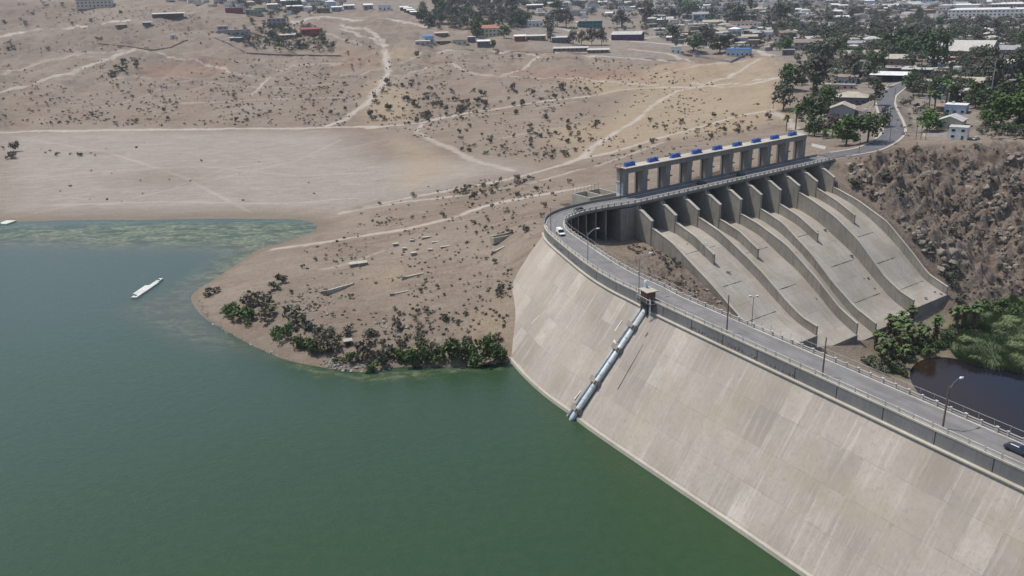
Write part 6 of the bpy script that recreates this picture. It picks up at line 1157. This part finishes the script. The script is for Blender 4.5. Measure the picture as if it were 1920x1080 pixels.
H = [(180,15,52,22,7,'gable','cream','dark',-6,'large building with a dark blue grey roof high on the left hillside'),(318,36,50,12,4,'shed','brown','pale',8,'long open shed with a pale roof on the left hill'),(228,54,16,8,3,'shed','brown','rust',10,'rusty shack beside the end of the bright hill road'),(325,73,10,5,3,'flat','white','white',0,'tiny white hut by the rubble tip'),(278,50,14,6,2.5,'shed','grey','grey',15,'low grey lean to under the long open shed'),
 (440,25,28,9,4.5,'flat','red','pale',-5,'red walled house with a flat roof on the hilltop'),(476,29,26,9,4,'flat','green','grey',4,'grey green house right of the red walled house'),(542,11,26,10,4,'shed','brown','white',0,'house with a white sloping roof, upper of two on the hilltop'),(553,21,26,9,4,'shed','dgrey','white',5,'house with a white sloping roof, lower of two on the hilltop'),(520,50,30,10,6,'flat','grey','grey',-4,'grey boxy building at the back of the walled garden'),(418,56,17,6,3,'flat','grey','white',0,'small hut with a bright white roof left of the walled garden'),(440,68,52,6,4.5,'flat','grey','grey',-12,'long grey walled building along the left garden side'),(445,79,24,7,3,'flat','dgrey','white',0,'white roofed low building at the garden corner'),(582,66,32,8,3.2,'gable','red','red',8,'long red roofed building at the top of the garden'),(545,72,36,7,2.6,'shed','brown','pale',14,'long thin pale roof inside the garden'),
 (607,24,22,7,3.5,'flat','brown','pale',0,'brown house left in the row beside the bright road'),(632,22,18,7,3.5,'shed','grey','white',0,'grey house in the middle of the row beside the bright road'),(655,18,18,7,3.5,'shed','grey','white',0,'white roofed house right in the row beside the bright road'),(690,18,16,7,4,'gable','grey','white',10,'white peaked house above the bright road'),(722,20,22,8,4.5,'flat','white','white',-5,'white flat house above the bright road'),(758,20,14,6,3,'shed','brown','white',0,'first white slab roof of the four stepping down'),(765,23,14,6,3,'shed','brown','white',0,'second white slab roof of the four stepping down'),(770,26,13,6,3,'shed','brown','white',0,'third white slab roof of the four stepping down'),(776,29,12,6,3,'shed','brown','white',0,'lowest white slab roof of the four stepping down'),
 (793,86,26,8,3.4,'flat','pink','white',0,'pale house with a white roof left of the blue tarp'),(803,80,18,7,4.5,'shed','blue','blue',20,'house under a bright blue tarp roof at the field edge'),(828,70,24,8,3.5,'shed','brown','tan',5,'thatch coloured shelter above the blue tarp house'),(832,84,26,7,3,'shed','brown','brown',0,'low brown house right of the blue tarp'),(862,84,26,8,4,'gable','cream','brown',0,'cream house with a brown roof near the field edge'),(884,80,14,7,4,'flat','dgrey','white',0,'dark walled house with a white roof left of the villa'),(907,88,22,8,3.5,'shed','dgrey','white',-3,'dark glazed house with an orange terrace below the villa'),
 (915,70,48,13,7,'hip','cream','terra',-8,'villa with terracotta tiled hip roofs and a blue porch'),(996,50,40,11,4.5,'flat','white','pale',8,'wide white house with a grey flat roof and square openings'),(1003,18,28,9,4,'shed','dgrey','white',0,'dark walled house with a thin white roof on the hillside'),(1056,14,24,10,7,'flat','cream','white',0,'tall cream house left of a pair on the hillside'),(1080,11,30,10,6,'flat','grey','white',0,'grey two storey house right of a pair on the hillside'),(1107,53,40,12,6,'flat','teal','grey',-8,'teal walled house on the terraced hillside'),(1090,51,18,8,4,'shed','white','pale',6,'pale lean to beside the teal house'),
 (975,77,20,9,3.5,'shed','red','white',0,'red brown row house with a white roof, left'),(1005,76,34,9,3.5,'shed','brown','pale',-3,'brown row house with a long pale roof, middle'),(1052,81,32,9,4.5,'shed','dgrey','pale',-5,'dark row house with a pale green roof, right'),(1070,97,62,7,2.6,'shed','brown','pale',-5,'long low shed by the field fence, left section'),(1122,100,38,7,2.6,'shed','brown','pale',-6,'long low shed by the field fence, right section'),(1177,76,54,13,5,'gable','purple','pale',-14,'purple walled building with a long pale roof'),(1170,22,20,9,6,'flat','white','grey',-10,'white balconied house above the purple building'),(1142,31,12,6,3,'gable','cream','white',0,'small cream hut on the yellow terrace'),
 (1312,39,28,10,6,'gable','blue','grey',12,'pale blue house with a grey gable roof'),(1290,36,20,8,4,'flat','grey','grey',0,'grey house left of the pale blue gabled house'),(1345,24,34,10,7,'flat','white','grey',4,'two storey house with white balconies'),(1393,56,48,12,7,'flat','white','terra',-4,'big white and blue house with a red roof edge'),(1427,70,38,9,4,'gable','white','grey',-6,'long white house with a grey roof'),(1338,49,38,10,3.5,'gable','cream','tan',5,'cream house with wide tan roof'),(1308,56,34,9,5,'flat','cream','white',0,'cream flat roofed house above the street'),(1385,107,40,9,5.5,'flat','blue','blue',-12,'yard shelter wrapped in bright blue tarp'),(1267,100,18,7,5,'flat','white','pale',0,'small white two storey house by the dry field'),(1235,45,28,9,3.5,'shed','grey','white',0,'grey house with white roof in mid town'),(1250,42,22,9,3,'gable','brown','pale',0,'pale roofed house left of the cream houses'),(1290,66,40,8,3,'flat','grey','tan',6,'long walled yard house on the street'),(1365,80,22,8,6,'flat','grey','grey',0,'dark grey flat house above the blue tarp'),(1347,78,14,6,7,'flat','white','white',0,'narrow white water tower house'),
 (1500,33,22,9,5,'flat','white','pale',-5,'white house beside the water tank mast'),(1502,52,13,8,5,'gablef','white','white',0,'white gable house under the water tank mast'),(1550,41,42,10,4,'gable','brown','brown',-5,'long brown roofed house among far trees'),(1465,52,30,9,4,'gable','grey','tan',0,'house with a wide tan roof in mid town'),(1455,62,36,8,3,'shed','brown','pale',4,'row of pale roofs in mid town'),(1515,95,44,13,6,'gable','grey','brown',-6,'big house with a brown grey roof and covered porch'),(1478,104,20,8,4,'flat','dgrey','grey',0,'dark walled yard building at the field corner'),(1462,88,36,8,3,'flat','cream','tan',8,'cream wall house behind the field corner'),(1405,78,26,8,4,'gable','brown','tan',0,'tan peaked house above the blue tarp'),
 (1612,112,60,14,3.5,'gable','brown','tan',14,'long low tan roofed building in the trees'),(1690,122,50,14,4,'gable','brown','tan',-8,'brown house with broad tan roofs left of the red building'),(1660,120,24,9,3.5,'shed','grey','white',0,'house with a white porch roof by the tan roofs'),(1668,155,58,16,4.5,'shed','dgrey','white',-8,'wide white canopy roof over a dark workshop'),(1718,146,46,14,5,'flat','grey','pale',-5,'large pale flat roof right of the white canopy'),(1690,140,46,8,4,'flat','grey','grey',4,'grey flat roof behind the white canopy'),(1588,158,32,10,4.5,'shed','blue','rust',-6,'light blue house with a rusty roof'),(1572,168,52,5,3,'flat','pink','pink' if 'pink' in RCOL else 'tan',-4,'long pink walled yard building'),
 (1596,195,52,14,4,'hip','dgrey','tan',-6,'house with a big tan hip roof and white garage doors'),(1578,222,40,15,5.2,'gablef','grey','tan',-4,'gable fronted house with grey walls and a tan corrugated roof'),(1783,243,36,13,4.5,'gablef','cream','pale',-10,'pale gabled house behind the white boxy house'),(1792,214,32,9,5,'flat','blue','white',-8,'light blue and white house near the rim'),(1796,262,28,8,6,'flat','white','pale',-6,'white boxy two storey house at the canyon rim'),(1766,210,18,7,3,'shed','brown','rust',0,'rusty roofed shed left of the light blue house'),(1788,192,14,8,4,'shed','dgrey','pale',0,'dark shed with pale roof behind the light blue house'),
 (1808,110,84,34,5,'gable','brown','pale',-10,'large hall with a pale ribbed roof'),(1796,120,72,8,4,'flat','red','tan',-6,'long red building in front of the ribbed hall'),(1858,88,34,14,5,'hip','grey','pale',0,'rounded pale roof among the trees'),(1895,108,40,14,5,'gable','grey','grey',-10,'grey roofs right of the ribbed hall'),(1906,132,34,12,4,'gable','brown','pale',8,'pale roofed house at the right edge'),(1828,168,44,14,4,'gable','teal','tan',-12,'tan roofed shed with a dark green side'),(1806,174,30,10,4,'shed','brown','tan',10,'tan lean to left of the green sided shed'),(1742,165,42,12,4,'flat','brown','tan',-4,'tan flat roofed house above the small car park'),(1700,82,22,9,4,'flat','teal','pale',0,'green tarped house in the trees'),
 (1855,37,110,60,9,'flat','white','white',-6,'very long white factory on the far plain, front'),(1800,24,56,40,8,'flat','white','white',-6,'white factory on the far plain, left'),(1902,24,70,40,9,'flat','grey','white',-6,'pale factory on the far plain, back'),(1814,11,14,16,26,'flat','grey','grey',0,'grey far apartment block, leftmost'),(1836,11,18,16,26,'flat','cream','white',0,'cream far apartment block, second'),(1872,14,20,16,28,'flat','cream','white',0,'cream far apartment block, third'),(1893,14,18,16,28,'flat','pink','white',0,'pinkish far apartment block, rightmost'),(1730,7,26,20,14,'flat','blue','grey',0,'bluish far block above the red soil'),(1500,5,26,16,8,'flat','cream','terra',0,'far building with an orange roof'),(1760,3,40,20,10,'flat','grey','grey',0,'grey far blocks at the top edge')]
for x, y, wp, d, h, roof, wc, rc, rot, lab in H: px_house(x, y, wp, d, h, roof, wc, rc, rot, lab, open_='open shed' in lab or 'canopy' in lab, name='apartment_block' if 'apartment' in lab else 'factory' if 'factory' in lab else 'shed' if 'shed' in lab else 'house', cat='factory' if 'factory' in lab else 'shed' if 'shed' in lab else 'building' if 'block' in lab else 'house')
WN = {'white': 'white', 'cream': 'cream', 'grey': 'grey', 'brown': 'brown', 'pink': 'pinkish', 'blue': 'pale blue'}
for poly, n, zone, (a, b_) in (([(1180,8),(1660,12),(1640,60),(1430,52),(1250,30),(1180,24)], 78, 'in the far crowded town', (7, 13)), ([(1420,55),(1920,58),(1920,100),(1740,100),(1560,102),(1480,84)], 75, 'half hidden in the leafy town', (7, 13)), ([(1195,30),(1420,60),(1420,90),(1300,92),(1230,66)], 62, 'on the streets left of the blue tarp', (7, 11)), ([(1540,2),(1920,2),(1920,30),(1640,26)], 50, 'on the far plain at the top edge', (12, 26)), ([(1700,120),(1920,125),(1920,178),(1780,185),(1700,165)], 26, 'among trees above the canyon rim', (7, 11)), ([(960,2),(1180,2),(1180,34),(1000,24)], 26, 'on the hillside at the top', (8, 12)), ([(400,2),(640,2),(640,26),(470,28)], 26, 'on the far left hilltop', (7, 11))):
    for x, y in scatter_px(poly, n):
        p = hit(x, y); w = random.uniform(a, b_)
        if near_road(p) or any((p[0]-q[0])**2+(p[1]-q[1])**2 < (q[2]+w*.6)**2 for q in HB): continue
        wc = random.choice(['white', 'white', 'cream', 'cream', 'grey', 'brown', 'pink', 'blue']); rc = random.choice(['white', 'pale', 'pale', 'grey', 'tan', 'brown', 'rust', 'white']); roof = random.choice(['flat', 'flat', 'shed', 'gable', 'hip'])
        lab = '%s house with %s %s roof %s' % (WN[wc], {'pale': 'pale grey'}.get(rc, rc), {'shed': 'sloping', 'hip': 'hipped', 'gable': 'gabled'}.get(roof, roof), zone)
        house((p[0], p[1], TZ(p[0], p[1])-.2), w, w*random.uniform(.6, .9), random.choice([3, 3, 3.4, 5.8]), roof, wc, rc, facing(p)+random.uniform(-.5, .5)+(.4 if x > 1500 else 0), lab, group=lab, detail=x > 1180 and y > 25, sc=float(np.interp(p[1], [500, 800, 1500], [1.0, 1.35, 1.75])))
m, t, b = nmat('far_house_walls', .85, .2); gi = t.nodes.new('ShaderNodeNewGeometry'); t.links.new(ramp(t, gi.outputs['Random Per Island'], [(0, (.5, .48, .44)), (.25, (.36, .34, .31)), (.45, (.22, .21, .20)), (.6, (.58, .56, .52)), (.8, (.30, .25, .21)), (1, (.66, .65, .63))]), b.inputs['Base Color'])
mb = MB(); rr = random.Random(12)
for poly, n in (([(960,0),(1920,0),(1920,14),(1640,20),(1200,12),(960,6)], 330), ([(1180,6),(1920,16),(1920,60),(1560,66),(1420,52),(1180,24)], 430), ([(1190,30),(1430,58),(1440,98),(1290,94),(1230,70)], 70), ([(960,4),(1180,6),(1180,36),(1010,30)], 30), ([(1480,95),(1920,110),(1920,150),(1740,150),(1560,120)], 34), ([(1430,60),(1920,60),(1920,110),(1560,108)], 90), ([(300,0),(640,0),(640,10),(420,16)], 40)):
    for x, y in scatter_px(poly, n):
        p = hit(x, y)
        if any((p[0]-q[0])**2+(p[1]-q[1])**2 < (q[2]+8)**2 for q in HB): continue
        w = rr.uniform(9, 20)*np.interp(p[1], [700, 1100, 2500], [.6, .8, 1.5]); mb.box((p[0], p[1], TZ(p[0], p[1])-1), (w, w*rr.uniform(.5, .9), rr.choice([4, 5, 5, 7, 9])), rr.uniform(0, 3))
o = mb.build('distant_houses', m); tag(o, 'crowd of tiny pale houses filling the far town and plain at the top', 'houses', None, 'stuff')
# yard walls and fences of the town edge
def wall_px(pp, h, mat, label, name='yard_wall', cat='wall'):
    a = hit(*pp[0]); r = thing(name, tuple(a), label, cat); mb = MB(); P = []
    for (x0, y0), (x1, y1) in zip(pp[:-1], pp[1:]):
        for k in range(6): P.append(hit(x0+(x1-x0)*k/6, y0+(y1-y0)*k/6))
    P.append(hit(*pp[-1]))
    for A, B in zip(P[:-1], P[1:]):
        d = (B-A)[:2]; L = np.hypot(*d)+1e-6; nn = np.array([-d[1], d[0]])/L*.12; mb.hexa([(A[0]-nn[0], A[1]-nn[1], A[2]-1), (B[0]-nn[0], B[1]-nn[1], B[2]-1), (B[0]+nn[0], B[1]+nn[1], B[2]-1), (A[0]+nn[0], A[1]+nn[1], A[2]-1)], [(A[0]-nn[0], A[1]-nn[1], A[2]+h), (B[0]-nn[0], B[1]-nn[1], B[2]+h), (B[0]+nn[0], B[1]+nn[1], B[2]+h), (A[0]+nn[0], A[1]+nn[1], A[2]+h)])
    mb.build('wall', mat, r)
wall_px([(462,101),(520,104),(580,105),(640,106)], 1.6, MW['dgrey'], 'dark retaining wall along the foot of the walled hillside garden'); wall_px([(402,72),(430,84),(460,100)], 2.2, MW['grey'], 'grey wall slanting down the left side of the garden'); wall_px([(185,83),(240,88),(285,95),(320,90),(345,78),(352,76)], 1.2, MW['brown'], 'brown earth bank wall curving round the rubble tip')
wall_px([(1275,103),(1310,108),(1370,118),(1400,104)], 2.2, MW['grey'], 'grey board fence round the yard with the blue tarp', 'board_fence', 'fence'); wall_px([(825,92),(900,95),(985,98),(1050,99),(1150,105),(1270,115)], 1.0, MW['cream'], 'low pale fence between the hillside houses and the dry field', 'field_fence', 'fence'); wall_px([(1735,187),(1765,186),(1790,186)], 2.0, MW['white'], 'white fence at the back of the small car park', 'board_fence', 'fence')
wall_px([(1730,256),(1775,257)], 1.6, MW['white'], 'low white wall left of the white boxy house', 'garden_wall'); wall_px([(1600,212),(1630,216)], 2.0, MW['grey'], 'grey yard wall right of the gable fronted house'); wall_px([(1522,274),(1548,280)], 1.4, MW['white'], 'low white wall beyond the end of the hoist bridge', 'garden_wall')
# canopy slope wall by the road bend
# utility poles and the tall mast
for i, (x, y, h, s) in enumerate([(1717,262,9,'left of three at the canyon rim'),(1726,262,9,'middle of three at the canyon rim'),(1735,262,9,'right of three at the canyon rim'),(1676,193,10,'beside the uphill side of the town road'),(1610,288,9,'by the bridge end of the town road'),(1449,211,13,'at the edge of the dry field'),(1668,264,8,'inside the road bend'),(788,40,12,'at the end of the bright hill road'),(1706,130,12,'behind the white canopy'),(1740,170,11,'above the small car park'),(1640,150,10,'left of the white canopy')]):
    p = hit(x, y); r = thing('utility_pole', tuple(p), 'thin dark utility pole '+s, 'pole'); mb = MB(); mb.tube([(p[0], p[1], p[2]-.3), (p[0], p[1], p[2]+h)], [.16, .11], 6); mb.build('post', M_WOODPOLE, r); mb = MB(); mb.tube([(p[0]-.9, p[1]+.3, p[2]+h-.6), (p[0]+.9, p[1]-.3, p[2]+h-.6)], .07, 4); mb.build('cross_arm', M_WOODPOLE, r)
p = hit(1857, 182); r = thing('tall_mast', tuple(p), 'tall pale bare mast rising above the grove at the right', 'mast'); mb = MB(); mb.tube([(p[0], p[1], p[2]-.3), (p[0], p[1], p[2]+24)], [.42, .25], 7); mb.build('shaft', M_GREYSTEEL, r); mb = MB(); mb.tube([(p[0], p[1], p[2]+24), (p[0], p[1], p[2]+27)], .06, 5); mb.build('antenna', M_GREYSTEEL, r)
p = hit(1511, 62); r = thing('water_tank_mast', tuple(p), 'white round tank on a lattice mast in mid town', 'water tower'); mb = MB()
for sx, sy in ((-1, -1), (1, -1), (1, 1), (-1, 1)): mb.tube([(p[0]+sx*1.1, p[1]+sy*1.1, p[2]-.3), (p[0]+sx*.7, p[1]+sy*.7, p[2]+24)], .12, 4)
for zz in range(3, 24, 3): mb.tube([(p[0]-1, p[1]-1, p[2]+zz), (p[0]+1, p[1]-1, p[2]+zz+2)], .07, 4); mb.tube([(p[0]+1, p[1]+1, p[2]+zz), (p[0]-1, p[1]+1, p[2]+zz+2)], .07, 4)
mb.build('lattice', M_GREYSTEEL, r); mb = MB(); mb.tube([(p[0], p[1], p[2]+24), (p[0], p[1], p[2]+24.6), (p[0], p[1], p[2]+27), (p[0], p[1], p[2]+28)], [1.0, 2.0, 2.0, .7], 10); mb.build('tank', M_WHITE, r)
# ------------------------------------------------------------------ air
mb = MB(); mb.box((0, 4300, -45), (15000, 10500, 330)); hz = mb.build('haze', None); tag(hz, 'thin even summer haze over the whole valley', 'haze', None, 'stuff')
m = bpy.data.materials.new('haze_air'); m.use_nodes = True; t = m.node_tree; t.nodes.clear(); out = t.nodes.new('ShaderNodeOutputMaterial'); pv = t.nodes.new('ShaderNodeVolumePrincipled'); t.links.new(pv.outputs[0], out.inputs['Volume'])
pv.inputs['Color'].default_value = (.80, .86, .95, 1); pv.inputs['Density'].default_value = .00007; pv.inputs['Anisotropy'].default_value = .3; hz.data.materials.append(m)
